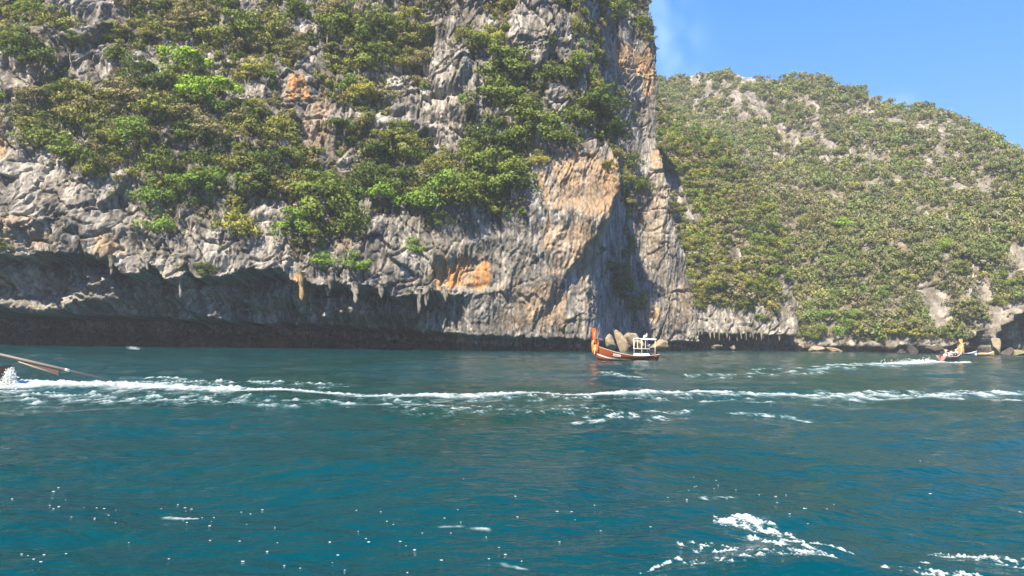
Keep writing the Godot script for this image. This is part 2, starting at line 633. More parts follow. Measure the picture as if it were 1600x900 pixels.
func depth_hill(x: float, y: float) -> float:
	var steep := 9.0 + 6.0 * nf.get_noise_2d(x * 0.05, 5.0)         # a low cliff above the water, the slope behind it
	var d := t_hill_base.at(x) + LEAN * (maxf(0.0, y - steep) + 0.25 * minf(y, steep)) * (1.0 + steep * 0.75 / maxf(t_hill_top.at(x), 20.0))
	d += 14.0 * nf.get_noise_2d(x * 0.012 + 4.0, y * 0.010) * smoothstep(2.0, 30.0, y)
	d += 1.2 * relief(x + 600.0, y)
	if y < 14.0:
		for e in hill_holes:
			var ax: float = (x - e[0]) / e[2]
			var ay: float = (y - e[1]) / e[3]
			d += e[4] * (1.0 - smoothstep(0.7, 1.1, ax * ax + ay * ay + 0.3 * nf.get_noise_2d(x * 0.3, y * 0.3)))
	return d


func plants_hill(x: float, y: float) -> float:
	if y < 3.5 + 2.0 * nf.get_noise_2d(x * 0.1, 8.0):
		return 0.0
	for e in hill_holes:
		if pow((x - e[0]) / e[2], 2.0) + pow((y - e[1]) / e[3], 2.0) < 1.5:
			return 0.0
	var v := 0.80 + 0.6 * nf.get_noise_2d(x * 0.05 + 25.0, y * 0.05) + 0.35 * nf.get_noise_2d(x * 0.25, y * 0.09)
	v -= 0.16 * smoothstep(35.0, 100.0, y) + 0.6 * smoothstep(0.08, 0.30, nf.get_noise_2d(x * 0.22 + 14.0, y * 0.05)) * smoothstep(28.0, 75.0, y)
	return clampf(v - 0.8 * patch(bare_hill, x, y, 0.8), 0.0, 1.0)


func color_hill(x: float, y: float) -> Color:
	var c := limestone(x + 600.0, y, 0.0)
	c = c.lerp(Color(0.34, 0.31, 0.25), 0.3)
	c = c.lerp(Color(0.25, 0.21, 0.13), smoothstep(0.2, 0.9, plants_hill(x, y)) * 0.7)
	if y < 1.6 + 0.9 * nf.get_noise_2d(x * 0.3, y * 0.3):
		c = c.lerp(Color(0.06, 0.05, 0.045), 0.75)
	return c


func build_rock():
	var cliff := Node3D.new()
	cliff.name = "sea_cliff"
	add_child(cliff)
	tag(cliff, "grey limestone sea cliff with orange stains over a dark sea cave", "", "", "structure")
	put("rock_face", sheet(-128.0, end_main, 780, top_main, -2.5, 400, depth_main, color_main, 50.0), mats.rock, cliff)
	stalactites(cliff, "main")
	var spur := Node3D.new()
	spur.name = "wooded_spur"
	add_child(spur)
	tag(spur, "steep wooded spur with a low sea cave fringed by stalactites", "", "", "structure")
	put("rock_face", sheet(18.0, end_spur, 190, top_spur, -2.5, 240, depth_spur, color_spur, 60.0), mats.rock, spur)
	stalactites(spur, "spur")
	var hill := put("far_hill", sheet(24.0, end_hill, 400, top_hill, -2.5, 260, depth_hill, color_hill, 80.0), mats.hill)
	tag(hill, "broad scrub covered limestone hill behind the bay", "", "", "structure")


func stalactites(parent: Node3D, which: String):
	var list := []
	if which == "main":
		list = [[283, 428, 30, 9], [472, 437, 32, 15], [512, 440, 14, 14], [182, 424, 18, 10], [560, 455, 20, 13], [655, 460, 26, 11], [666, 458, 18, 9], [600, 458, 10, 12], [695, 470, 12, 12], [232, 428, 8, 10], [520, 442, 9, 12]]
	else:
		var r := RandomNumberGenerator.new()
		r.seed = 4
		for k in 34:
			var px := 1030.0 + k * 6.0 + r.randf_range(-2.5, 2.5)
			if r.randf() < 0.65:
				list.append([px, 510.0 + (px - 1030.0) * 0.055, r.randf_range(2.0, 9.0), r.randf_range(2.5, 4.5)])
	for e in list:
		var x: float
		var y: float
		var d: float
		if which == "main":
			d = 137.0
			for k in 6:
				x = survey(e[0], e[1], d).x
				d = t_base.at(x) + 1.0
			y = t_lip.at(x) + 1.9 * nf.get_noise_2d(x * 0.12, 1.3) + 0.6
		else:
			d = 208.5
			x = survey(e[0], e[1], d).x
			y = 4.6 + 0.5 * nf.get_noise_2d(x * 0.3, 1.0) - 0.010 * (x - 40.0) + 0.4
		var ln: float = e[2] * d / FOC
		var r0: float = e[3] * d / FOC * 0.55
		var g: float = rng.randf_range(0.24, 0.42)
		var c := Color(g, g * 0.94, g * 0.84)
		if e[0] == 472:
			c = Color(0.55, 0.38, 0.22)
		var o := put("stalactite", cone(ln + 0.8, r0, int(e[0]), c), mats.stone, parent)
		o.position = Vector3(x, y, -depth_at(which, x, y + 0.5) + 0.1)
		o.rotation.y = rng.randf() * TAU


func depth_at(which: String, x: float, y: float) -> float:
	match which:
		"main": return depth_main(x, y)
		"spur": return depth_spur(x, y)
	return depth_hill(x, y)


func cone(ln: float, r0: float, sd: int, color: Color) -> ArrayMesh:              # a fused drape of drip stones that hangs down from its origin
	var pos := PackedVector3Array()
	var col := PackedColorArray()
	var idx := PackedInt32Array()
	var nn := 9
	for c in 3:
		var off := Vector3(sin(sd * 1.7 + c * 2.1), 0, 0.5 * cos(sd + c * 1.3)) * r0 * (0.0 if c == 0 else 0.9)
		var l := ln * (1.0 if c == 0 else 0.35 + 0.3 * absf(sin(sd * 0.9 + c)))
		var base := pos.size()
		for j in 9:
			var t := j / 8.0
			var r := r0 * (1.0 if c == 0 else 0.7) * (0.35 + 0.65 * pow(1.0 - t, 1.3)) * (1.0 + 0.22 * sin(t * 8.0 + sd + c)) * (1.0 if j < 8 else 0.3)
			for i in nn:
				var a := TAU * i / nn
				var k := 1.0 + 0.25 * nf.get_noise_3d(cos(a) * 1.4 + sd, t * 3.0, sin(a) * 1.4 + c)
				var g := 1.0 + 0.8 * nf.get_noise_2d(a * 0.8 + sd, t * 1.2 + c)
				col.append(Color(color.r * g, color.g * g, color.b * g))
				pos.append(off * (1.0 - 0.3 * t) + Vector3(cos(a) * r * k + 0.18 * r0 * sin(t * 4.0 + sd), 0.5 - t * (l + 0.5), sin(a) * r * k))
		for j in 8:
			for i in nn:
				var a := base + j * nn + i
				var b := base + j * nn + (i + 1) % nn
				idx.append_array([a, b, a + nn, b, b + nn, a + nn])
	return smooth(pos, col, idx)


# ==================================================================== the sea
var waves := []


func wave_height(x: float, z: float, r: float) -> float:
	var h := 0.0
	for w in waves:
		if w[0] > r * 0.028:
			h += w[4] * sin(w[1] * x + w[2] * z + w[3])
	# the crest thrown up by our own boat
	if z > -16.0 and z < 0.0 and x > -3.0 and x < 12.0:
		h += crest(x, z)
	return h


func crest(x: float, z: float) -> float:
	# a ridge running from (2.3, -8.4) towards (5.5, -5.2), steep on its far side
	var p := Vector2(x - 2.35, z + 8.3)
	var along := p.dot(Vector2(0.66, 0.75))
	var across := p.dot(Vector2(0.75, -0.66))
	var f := smoothstep(-0.5, 0.5, along) * (1.0 - smoothstep(4.0, 9.0, along))
	return 0.27 * f * exp(-pow(across / (0.32 if across > 0.0 else 0.75), 2.0))


func build_sea():
	var r := RandomNumberGenerator.new()
	r.seed = 12
	var lam := 0.5
	while lam < 14.0:
		var a := r.randfn(0.0, 0.65) + 0.3
		var k := TAU / lam
		var amp := 0.0058 * pow(lam, 0.72) * r.randf_range(0.7, 1.2)
		waves.append([lam, k * sin(a), k * cos(a), r.randf() * TAU, amp])
		lam *= 1.115
	var radii := [0.0]
	var q := 1.2
	while q < 420.0:
		radii.append(q)
		q *= 1.0125
	for far in [600.0, 1000.0, 2000.0, 4500.0]:
		radii.append(far)
	var angles := []
	var a := -PI
	while a < PI - 1e-4:
		angles.append(a)
		a += 0.0024 if absf(a) < 0.66 else 0.06
	var n := angles.size()
	var pos := PackedVector3Array()
	var col := PackedColorArray()
	for rr in radii:
		for t in angles:
			var x: float = sin(t) * rr
			var z: float = -cos(t) * rr
			var wh := wave_height(x, z, rr) if rr < 420.0 and absf(t) < 0.75 else 0.0
			pos.append(Vector3(x, wh, z))
			var m := 0.5 + 1.3 * nf.get_noise_2d(x * 0.045, z * 0.03)
			col.append(Color(0.0003, 0.036, 0.038).lerp(Color(0.0003, 0.046, 0.060), clampf(m, 0.0, 1.0)))
	var idx := PackedInt32Array()
	for j in radii.size() - 1:
		for i in n:
			var b := j * n + i
			var c := j * n + (i + 1) % n
			idx.append(b); idx.append(b + n); idx.append(c + n)
			idx.append(b); idx.append(c + n); idx.append(c)
	var o := put("sea", smooth(pos, col, idx), mats.sea)
	tag(o, "choppy teal sea water", "", "", "structure")


# ==================================================================== plants
var crowns := []           # large crowns of unit radius
var bushes := []           # coarse, cheap crowns of unit radius
var sparse := []           # thin twiggy ones
var trunks := []
var dead := []
var twigs := []


func crown_mesh(sd: int, blobs: int, leaves: int, size: float, tall: float, gap := 0.0, flat_ := 0.72) -> ArrayMesh:
	var r := RandomNumberGenerator.new()
	r.seed = sd
	var bl := []
	for k in blobs:
		var a := TAU * (k + r.randf() * 0.8) / blobs
		var rad := r.randf_range(0.25, 0.80) if k > 0 else 0.0
		var y := r.randf_range(-0.32, 0.42) * tall
		if k == 0:
			y = 0.35 * tall
		bl.append([Vector3(cos(a) * rad, y, sin(a) * rad), r.randf_range(0.17, 0.42), r.randf_range(0.75, 1.0)])
	var pos := PackedVector3Array()
	var nor := PackedVector3Array()
	var col := PackedColorArray()
	var idx := PackedInt32Array()
	for k in leaves:
		var b: Array = bl[r.randi() % blobs]
		var dir := Vector3(r.randfn(), r.randfn() * 0.9 + 0.35, r.randfn()).normalized()
		if gap > 0.0 and r.randf() < gap:
			dir = -dir
		var p: Vector3 = b[0] + dir * b[1] * Vector3(1.1, flat_, 1.1) * r.randf_range(0.68, 1.12)
		var nn := (dir + Vector3(r.randfn(), r.randfn(), r.randfn()) * 0.8 + Vector3(0, 0.05, 0)).normalized()
		var t := nn.cross(Vector3(r.randfn(), r.randfn(), r.randfn())).normalized()
		var u := nn.cross(t)
		var s := size * r.randf_range(0.6, 1.35)
		var at := pos.size()
		pos.append(p - t * s)
		pos.append(p + u * s * 0.55 - nn * s * 0.12)
		pos.append(p + t * s)
		pos.append(p - u * s * 0.55 - nn * s * 0.12)
		var sn := (nn + dir * 0.9).normalized()
		var v: float = r.randf_range(0.55, 1.0) * b[2]
		var yel := r.randf_range(0.8, 1.0)
		for q in 4:
			nor.append(sn)
			col.append(Color(v * yel, v, v * r.randf_range(0.75, 1.0)))
		idx.append_array([at, at + 1, at + 2, at, at + 2, at + 3])
	var arr := []
	arr.resize(Mesh.ARRAY_MAX)
	arr[Mesh.ARRAY_VERTEX] = pos
	arr[Mesh.ARRAY_NORMAL] = nor
	arr[Mesh.ARRAY_COLOR] = col
	arr[Mesh.ARRAY_INDEX] = idx
	var m := ArrayMesh.new()
	m.add_surface_from_arrays(Mesh.PRIMITIVE_TRIANGLES, arr)
	return m


func tube(st: SurfaceTool, pts: Array, radii: Array, sides := 6, color := Color.WHITE):
	var base := 0
	var rings := []
	for k in pts.size():
		var dir: Vector3 = (pts[mini(k + 1, pts.size() - 1)] - pts[maxi(k - 1, 0)]).normalized()
		var u := dir.cross(Vector3(0.31, 0.2, 0.93) if absf(dir.y) > 0.7 else Vector3.UP).normalized()
		var v := dir.cross(u)
		var ring := []
		for i in sides:
			var a := TAU * i / sides
			ring.append(pts[k] + (u * cos(a) + v * sin(a)) * float(radii[k]))
		rings.append(ring)
	st.set_color(color)
	for k in pts.size() - 1:
		for i in sides:
			var j := (i + 1) % sides
			for p in [rings[k][i], rings[k + 1][j], rings[k + 1][i], rings[k][i], rings[k][j], rings[k + 1][j]]:
				st.add_vertex(p)
	for i in range(1, sides - 1):
		for p in [rings[0][0], rings[0][i + 1], rings[0][i]]:
			st.add_vertex(p)
		for p in [rings[-1][0], rings[-1][i], rings[-1][i + 1]]:
			st.add_vertex(p)
	base += 1


func start() -> SurfaceTool:
	var st := SurfaceTool.new()
	st.begin(Mesh.PRIMITIVE_TRIANGLES)
	st.set_smooth_group(0)
	return st


func finish(st: SurfaceTool) -> ArrayMesh:
	st.index()
	st.generate_normals()
	return st.commit()


func branching(sd: int, thin: float, depth: int) -> ArrayMesh:         # a unit tree: the root at the origin, the crown round (0, 1, 0.25)
	var r := RandomNumberGenerator.new()
	r.seed = sd
	var st := start()
	var tips := [[Vector3(0, -0.35, -0.25), Vector3(r.randf_range(-0.1, 0.1), 0.8, 0.45).normalized(), 0.8, thin]]
	for level in depth:
		var next := []
		for b in tips:
			var p: Vector3 = b[0]
			var dir: Vector3 = b[1]
			var pts := [p]
			var rad := [b[3]]
			for k in 4:
				dir = (dir + Vector3(r.randfn(), r.randfn(), r.randfn()) * 0.16 + Vector3(0, 0.1, 0)).normalized()
				p += dir * b[2] / 4.0
				pts.append(p)
				rad.append(b[3] * (1.0 - 0.13 * (k + 1)))
			tube(st, pts, rad, 5 if level == 0 else 4)
			for k in 3:
				next.append([pts[4 - k], (dir + Vector3(r.randfn(), r.randf_range(-0.2, 0.6), r.randfn()) * 0.75).normalized(), b[2] * r.randf_range(0.5, 0.72), b[3] * 0.5])
		tips = next
	return finish(st)


const TINTS := {
	"dark green": Color(0.108, 0.152, 0.034), "mid green": Color(0.205, 0.255, 0.054), "olive green": Color(0.295, 0.295, 0.080), "fresh green": Color(0.225, 0.340, 0.060),
	"yellow green": Color(0.44, 0.41, 0.095), "lime green": Color(0.36, 0.52, 0.055), "brown green": Color(0.33, 0.275, 0.155), "grey brown": Color(0.43, 0.375, 0.295)}

const MARKS := [[60, 300, "blocky grey wall with a tan edge"], [140, 50, "dark stepped outcrop high on the cliff"], [320, 140, "lime green treetops"], [468, 140, "bare orange scar"], [700, 90, "tall grey rock fin"], [835, 45, "twin grey pillars near the skyline"],
	[905, 300, "tan buttress face"], [725, 428, "orange cave niche"], [985, 100, "orange patch on the sea pillar"], [965, 440, "shaded recess behind the buttress"], [475, 455, "tan stalactite on the cave lip"], [283, 440, "white stalactite on the cave lip"], [640, 190, "dark fluted band in mid cliff"],
	[1165, 500, "stalactite fringed cave of the spur"], [1170, 290, "crest of the wooded spur"], [1060, 310, "pale rock rib beside the pillar"],
	[1300, 548, "flat tan rocks at the foot of the far hill"], [1285, 340, "dry ochre crown on the far hill"], [1440, 450, "pale rock streaks low on the far hill"], [1580, 520, "big dark arch on the far shore"]]

const NUMBER := ["", "second ", "third ", "fourth ", "fifth ", "sixth ", "seventh ", "eighth ", "ninth ", "tenth ", "eleventh ", "twelfth ", "thirteenth ", "fourteenth ", "fifteenth ", "sixteenth "]


func on_rock(which: String, px: float, py: float) -> Vector3:            # where a sight line meets the rock
	var d := 120.0 if which == "main" else 195.0 if which == "spur" else 178.0
	while d < 420.0:
		var p := survey(px, py, d)
		if d >= depth_at(which, p.x, p.y):
			return p
		d += 0.5
	return Vector3.ZERO


func build_plants():
	for k in 7:
		crowns.append(crown_mesh(100 + k, 13 + k % 5, 2100, 0.054, 0.95 + 0.15 * (k % 3)))
	for k in 5:
		bushes.append(crown_mesh(200 + k, 8, 300, 0.125, 1.1, 0.0, 0.95))
	for k in 3:
		sparse.append(crown_mesh(300 + k, 7, 170, 0.13, 1.0, 0.4))
	for k in 4:
		trunks.append(branching(400 + k, 0.05, 3))
	for k in 3:
		dead.append(branching(420 + k, 0.045, 5))
		twigs.append(branching(440 + k, 0.03, 4))
	# ---- trees one can tell apart, read off the photograph: place of the crown, its half width, its colour
	var list := []
	var read := {
		"lime green": [[298, 116, 46], [352, 156, 40], [315, 150, 32]],
		"fresh green": [[212, 208, 40], [262, 352, 38], [248, 302, 36], [300, 300, 42], [345, 280, 32], [508, 410, 28], [555, 412, 28], [682, 305, 52], [645, 388, 26], [462, 350, 40], [545, 135, 24], [600, 300, 40], [865, 205, 26]],
		"yellow green": [[385, 355, 36], [560, 150, 28], [440, 190, 30], [575, 140, 24], [400, 110, 26], [715, 310, 34], [845, 248, 20], [905, 95, 22], [640, 30, 24], [20, 30, 30], [770, 60, 24]],
		"dark green": [[64, 92, 46], [232, 128, 46], [420, 265, 44], [330, 245, 42], [560, 285, 42], [640, 285, 40], [775, 215, 44], [930, 165, 46], [955, 200, 36], [540, 210, 36], [585, 245, 34], [400, 310, 36], [690, 345, 24], [965, 455, 30], [985, 475, 24], [958, 425, 24], [800, 290, 40], [985, 255, 24], [660, 240, 34], [300, 215, 36]],
		"mid green": [[520, 318, 62], [552, 350, 44], [760, 285, 52], [800, 262, 44], [725, 300, 46], [830, 205, 46], [790, 105, 46], [765, 85, 40], [775, 150, 38], [820, 172, 38], [890, 112, 36], [900, 178, 34], [880, 218, 30], [85, 212, 48], [110, 240, 36], [530, 60, 44], [580, 95, 40], [470, 25, 38], [600, 40, 38], [380, 45, 40], [30, 70, 34], [850, 120, 32], [470, 255, 40], [250, 260, 40], [1000, 290, 22], [970, 20, 30], [1000, 40, 24], [745, 245, 36], [500, 290, 36]],
		"olive green": [[430, 60, 40], [340, 60, 38], [250, 50, 32], [570, 105, 36], [640, 60, 32], [100, 40, 36], [20, 65, 34], [150, 180, 48], [240, 175, 46], [445, 215, 36], [400, 200, 34], [640, 230, 32], [600, 225, 32], [660, 60, 30], [480, 275, 34], [190, 230, 40], [60, 190, 36], [520, 110, 34], [940, 20, 28], [980, 280, 20], [905, 50, 24], [730, 60, 26], [120, 150, 34], [690, 265, 38], [380, 250, 34], [1010, 60, 16]],
		"brown green": [[200, 155, 44], [300, 190, 34], [70, 165, 40], [120, 175, 36], [330, 205, 34], [400, 85, 34], [520, 20, 34], [600, 150, 26], [650, 95, 26], [460, 300, 30], [210, 20, 34], [300, 30, 34], [560, 200, 28]]}
	for tint in read:
		for e in read[tint]:
			list.append(["main", float(e[0]), float(e[1]), float(e[2]), tint])
	var r := RandomNumberGenerator.new()
	r.seed = 77
	var some := ["mid green", "olive green", "olive green", "dark green", "brown green", "yellow green", "mid green"]
	var tries := 0
	var wanted := 72
	while wanted > 0 and tries < 4000:
		tries += 1
		var px := r.randf_range(-10.0, 1025.0)
		var py := r.randf_range(0.0, 440.0)
		var p := on_rock("main", px, py)
		if plants_main(p.x, p.y) < 0.55:
			continue
		list.append(["main", px, py, r.randf_range(14.0, 26.0), some[r.randi() % 7]])
		wanted -= 1
	wanted = 70
	while wanted > 0:
		var py := r.randf_range(160.0, 500.0)
		var px := r.randf_range(1035.0, 1225.0)
		var p := on_rock("spur", px, py)
		if p == Vector3.ZERO or p.x > end_spur(p.y) - 1.0 or p.x < end_main(p.y) - 2.0 or plants_spur(p.x, p.y) < 0.5:
			continue
		list.append(["spur", px, py, r.randf_range(12.0, 22.0), some[r.randi() % 7]])
		wanted -= 1
	for e in [[1262, 482, 22, "fresh green"], [1290, 500, 26, "fresh green"], [1318, 512, 26, "fresh green"], [1335, 498, 20, "fresh green"], [1278, 520, 20, "mid green"], [1300, 470, 20, "mid green"], [1372, 460, 22, "fresh green"], [1385, 440, 18, "mid green"], [1400, 515, 20, "yellow green"], [1430, 522, 18, "yellow green"], [1285, 338, 22, "brown green"],
			[1312, 352, 18, "lime green"], [1330, 345, 16, "brown green"], [1262, 345, 16, "yellow green"], [1470, 385, 18, "lime green"], [1345, 420, 18, "mid green"], [1420, 410, 20, "dark green"], [1500, 420, 20, "mid green"], [1540, 400, 22, "dark green"], [1570, 440, 22, "mid green"], [1480, 520, 18, "mid green"], [1520, 480, 20, "olive green"], [1560, 470, 18, "olive green"]]:
		list.append(["hill", float(e[0]), float(e[1]), float(e[2]), e[3]])
	# every tree gets a label of its own: its colour, and its rank outwards from the landmark it stands nearest to
	var ranks := {}
	for e in list:
		var best := 0
		var far := 1e9
		for k in MARKS.size():
			var dd := Vector2(e[1] - MARKS[k][0], e[2] - MARKS[k][1]).length()
			if dd < far:
				far = dd
				best = k
		var above := "above" if e[2] < MARKS[best][1] else "below"
		e.append(best)
		e.append(far)
		e.append(above)
		var key := "%s %d %s" % [e[4], best, above]
		if not ranks.has(key):
			ranks[key] = []
		ranks[key].append(far)
	for key in ranks:
		ranks[key].sort()
	var protos := {}
	for e in list:
		var at := on_rock(e[0], e[1], e[2])
		if at == Vector3.ZERO:
			continue
		var rad: float = e[3] * -at.z / FOC * 0.92
		var v := r.randi() % 7
		var key: String = e[4] + str(v)
		var tree: Node3D
		if not protos.has(key):
			tree = Node3D.new()
			put("crown", crowns[v], tinted(e[4], v % 2), tree)
			put("trunk", trunks[v % 4], mats.bark, tree)
			tree.get_node("crown").position = Vector3(0, 0.62, 0.42)
			protos[key] = tree
		else:
			tree = protos[key].duplicate()
		tree.name = named("tree")
		add_child(tree)
		var rank: int = ranks["%s %d %s" % [e[4], e[5], e[7]]].find(e[6])
		tag(tree, "%s%s tree %s the %s" % [NUMBER[rank], e[4], e[7], MARKS[e[5]][2]], "tree", "trees on the wooded spur" if e[0] == "spur" else "trees on the far hill" if e[0] == "hill" else "trees clinging to the sea cliff")
		var b := Basis(Vector3.UP, r.randf_range(-0.7, 0.7)).scaled(Vector3(rad * 1.12, rad * r.randf_range(0.95, 1.2), rad * 1.05))
		var fwd := Vector3(0, 0, 2.2) if e[4] == "lime green" else Vector3.ZERO
		tree.transform = Transform3D(b, at + fwd - b * Vector3(0, 0.62, 0.12))
	# bare grey trees
	var bare_at := [[715, 62], [238, 70], [395, 150], [440, 205], [620, 20], [505, 150], [330, 215], [560, 20], [1140, 300], [325, 330], [455, 95], [100, 25]]
	var bare_where := ["beside the tall grey rock fin", "above the lime green treetops", "between the lime treetops and the orange scar", "below the bare orange scar", "among brown scrub high on the cliff", "beside the bare orange scar, seaward of it", "below the lime green treetops", "on the brow above the yellow green crowns", "on the wooded spur", "over the white stalactite on the cave lip", "above the bare orange scar", "on the dark stepped outcrop"]
	for k in bare_at.size():
		var which := "spur" if bare_at[k][0] > 1040 else "main"
		var at := on_rock(which, bare_at[k][0], bare_at[k][1])
		var t := put("bare_tree", dead[k % 3], mats.pale_bark)
		tag(t, "leafless pale grey tree " + bare_where[k], "tree", "leafless trees on the rock")
		var s := r.randf_range(2.4, 3.6)
		t.transform = Transform3D(Basis(Vector3.UP, r.randf_range(-1.5, 1.5)).scaled(Vector3(s, s, s)), at)
	# ---- undergrowth and scrub that nobody could count
	scrub("cliff_undergrowth", "dense low scrub and creepers covering the sea cliff", "main", Rect2(-125, 8, 172, 82), 8500, Vector2(0.4, 1.5), plants_main, end_main, top_main)
	scrub("spur_undergrowth", "dense scrub covering the steep spur", "spur", Rect2(30, 6, 75, 78), 3400, Vector2(0.7, 2.3), plants_spur, end_spur, top_spur)
	scrub("hill_scrub", "far scrub forest covering the broad hill", "hill", Rect2(28, 3, 205, 150), 14500, Vector2(0.5, 2.9), plants_hill, end_hill, top_hill)
	twigs_over("dry_twigs", "bare dry twigs and creepers over the sea cliff", "main", Rect2(-125, 10, 172, 78), 2000, Vector2(1.0, 2.6), plants_main, end_main, top_main)
	twigs_over("dry_twigs", "bare dry twigs over the spur and the hill", "hill", Rect2(40, 5, 190, 90), 1500, Vector2(1.5, 3.2), plants_hill, end_hill, top_hill)


func twigs_over(called: String, label: String, which: String, area: Rect2, count: int, size: Vector2, density: Callable, end: Callable, top: Callable):
	var o := Node3D.new()
	o.name = named(called)
	add_child(o)
	tag(o, label, "", "", "stuff")
	var r := RandomNumberGenerator.new()
	r.seed = count + 1
	var places := [[], [], []]
	for k in count:
		var x := area.position.x + r.randf() * area.size.x
		var y := area.position.y + r.randf() * area.size.y
		if y > top.call(x) - 1.5 or x > end.call(y) - 0.5 or r.randf() > density.call(x, y) or (which != "main" and x < t_end.at(y) - 6.0):
			continue
		var s := r.randf_range(size.x, size.y)
		places[r.randi() % 3].append(Transform3D(Basis.from_euler(Vector3(r.randf_range(-0.3, 0.5), r.randf() * TAU, r.randf_range(-0.4, 0.4))).scaled(Vector3(s, s, s)), Vector3(x, y, -depth_at(which, x, y) + 0.2)))
	for k in 3:
		var mm := MultiMesh.new()
		mm.transform_format = MultiMesh.TRANSFORM_3D
		mm.mesh = twigs[k]
		mm.instance_count = places[k].size()
		for i in places[k].size():
			mm.set_instance_transform(i, places[k][i])
		var node := MultiMeshInstance3D.new()
		node.name = "twigs"
		node.multimesh = mm
		node.material_override = mats.pale_bark
		o.add_child(node, true)
		node.set_meta("kind", "stuff")


func tinted(tint: String, shade: int) -> StandardMaterial3D:
	var key := "leaf %s %d" % [tint, shade]
	if not mats.has(key):
		var m: StandardMaterial3D = mats.leaf.duplicate()
		var c: Color = TINTS[tint]
		m.albedo_color = (c * (1.0 if shade == 0 else 1.22)).linear_to_srgb()
		m.albedo_color.a = 1.0
		mats[key] = m
	return mats[key]


func scrub(called: String, label: String, which: String, area: Rect2, count: int, size: Vector2, density: Callable, end: Callable, top: Callable):
	var o := Node3D.new()
	o.name = named(called)
	add_child(o)
	tag(o, label, "", "", "stuff")
	var r := RandomNumberGenerator.new()
	r.seed = count
	var kinds := bushes.size() + sparse.size()
	var places := []
	for k in kinds:
		places.append([])
	var keys := ["dark green", "mid green", "mid green", "olive green", "olive green", "yellow green", "brown green", "fresh green"]
	var got := 0
	var tries := 0
	while got < count and tries < count * 4:
		tries += 1
		var x := area.position.x + r.randf() * area.size.x
		var y := area.position.y + r.randf() * area.size.y
		if x > end.call(y) + 0.5 or y > top.call(x) + 0.3:
			continue
		if which != "main" and x < t_end.at(y) - 6.0:
			continue
		if r.randf() > density.call(x, y):
			continue
		if which == "hill" and y < 40.0 and x > 58.0 and x < 205.0 and false:
			continue
		got += 1
		var p := Vector3(x, y, -depth_at(which, x, y))
		var s := lerpf(size.x, size.y, pow(r.randf(), 2.1))
		var zone := nf.get_noise_2d(x * 0.05 + 80.0, y * 0.05)
		var c: Color
		var kind := r.randi() % bushes.size()
		if r.randf() < 0.27 - zone * 0.5:
			c = TINTS["grey brown"] if r.randf() < 0.5 else TINTS["brown green"]
			kind = bushes.size() + r.randi() % sparse.size()
		else:
			c = TINTS[keys[clampi(int((r.randf() + zone * 0.35) * 8.0), 0, 7)]]
		c = c * r.randf_range(0.75, 1.2)
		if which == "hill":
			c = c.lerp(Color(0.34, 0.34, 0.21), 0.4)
		var b := Basis(Vector3.UP, r.randf() * TAU).scaled(Vector3(s, s * r.randf_range(0.8, 1.35), s))
		places[kind].append([Transform3D(b, p + Vector3(0, s * 0.25, s * 0.3)), Color(c.r, c.g, c.b, 1)])
	for k in kinds:
		var mm := MultiMesh.new()
		mm.transform_format = MultiMesh.TRANSFORM_3D
		mm.use_colors = true
		mm.mesh = bushes[k] if k < bushes.size() else sparse[k - bushes.size()]
		mm.instance_count = places[k].size()
		for i in places[k].size():
			mm.set_instance_transform(i, places[k][i][0])
			mm.set_instance_color(i, places[k][i][1])
		var node := MultiMeshInstance3D.new()
		node.name = "leaves"
		node.multimesh = mm
		node.material_override = mats.leaf
		o.add_child(node, true)
		node.set_meta("kind", "stuff")


# ==================================================================== boulders
func boulder_mesh(sd: int, size: Vector3, color: Color) -> ArrayMesh:
	var r := RandomNumberGenerator.new()
	r.seed = sd
	var planes := []
	for k in 13:
		var n := Vector3(r.randfn(), r.randfn(), r.randfn()).normalized()
		planes.append([n, r.randf_range(0.5, 0.88)])
	var pos := PackedVector3Array()
	var col := PackedColorArray()
	var idx := PackedInt32Array()
	var nu := 52
	var nvv := 30
	for j in nvv + 1:
		var e := (j / float(nvv) - 0.5) * PI
		for i in nu:
			var a := TAU * i / nu
			var d := Vector3(cos(a) * cos(e), sin(e), sin(a) * cos(e))
			var far := 1.25
			for p in planes:
				var c: float = d.dot(p[0])
				if c > 0.05:
					far = minf(far, p[1] / c)
			far += 0.06 * nf.get_noise_3d(d.x * 2.0 + sd, d.y * 2.0, d.z * 2.0)
			var q := d * far * size
			pos.append(q)
			var g := 1.0 + 0.45 * nf.get_noise_3d(q.x * 0.7 + sd, q.y * 0.7, q.z * 0.7)
			col.append(Color(color.r * g, color.g * g, color.b * g))
	for j in nvv:
		for i in nu:
			var a := j * nu + i
			var b := j * nu + (i + 1) % nu
			idx.append_array([a, a + nu, b + nu, a, b + nu, b])
	return smooth(pos, col, idx)


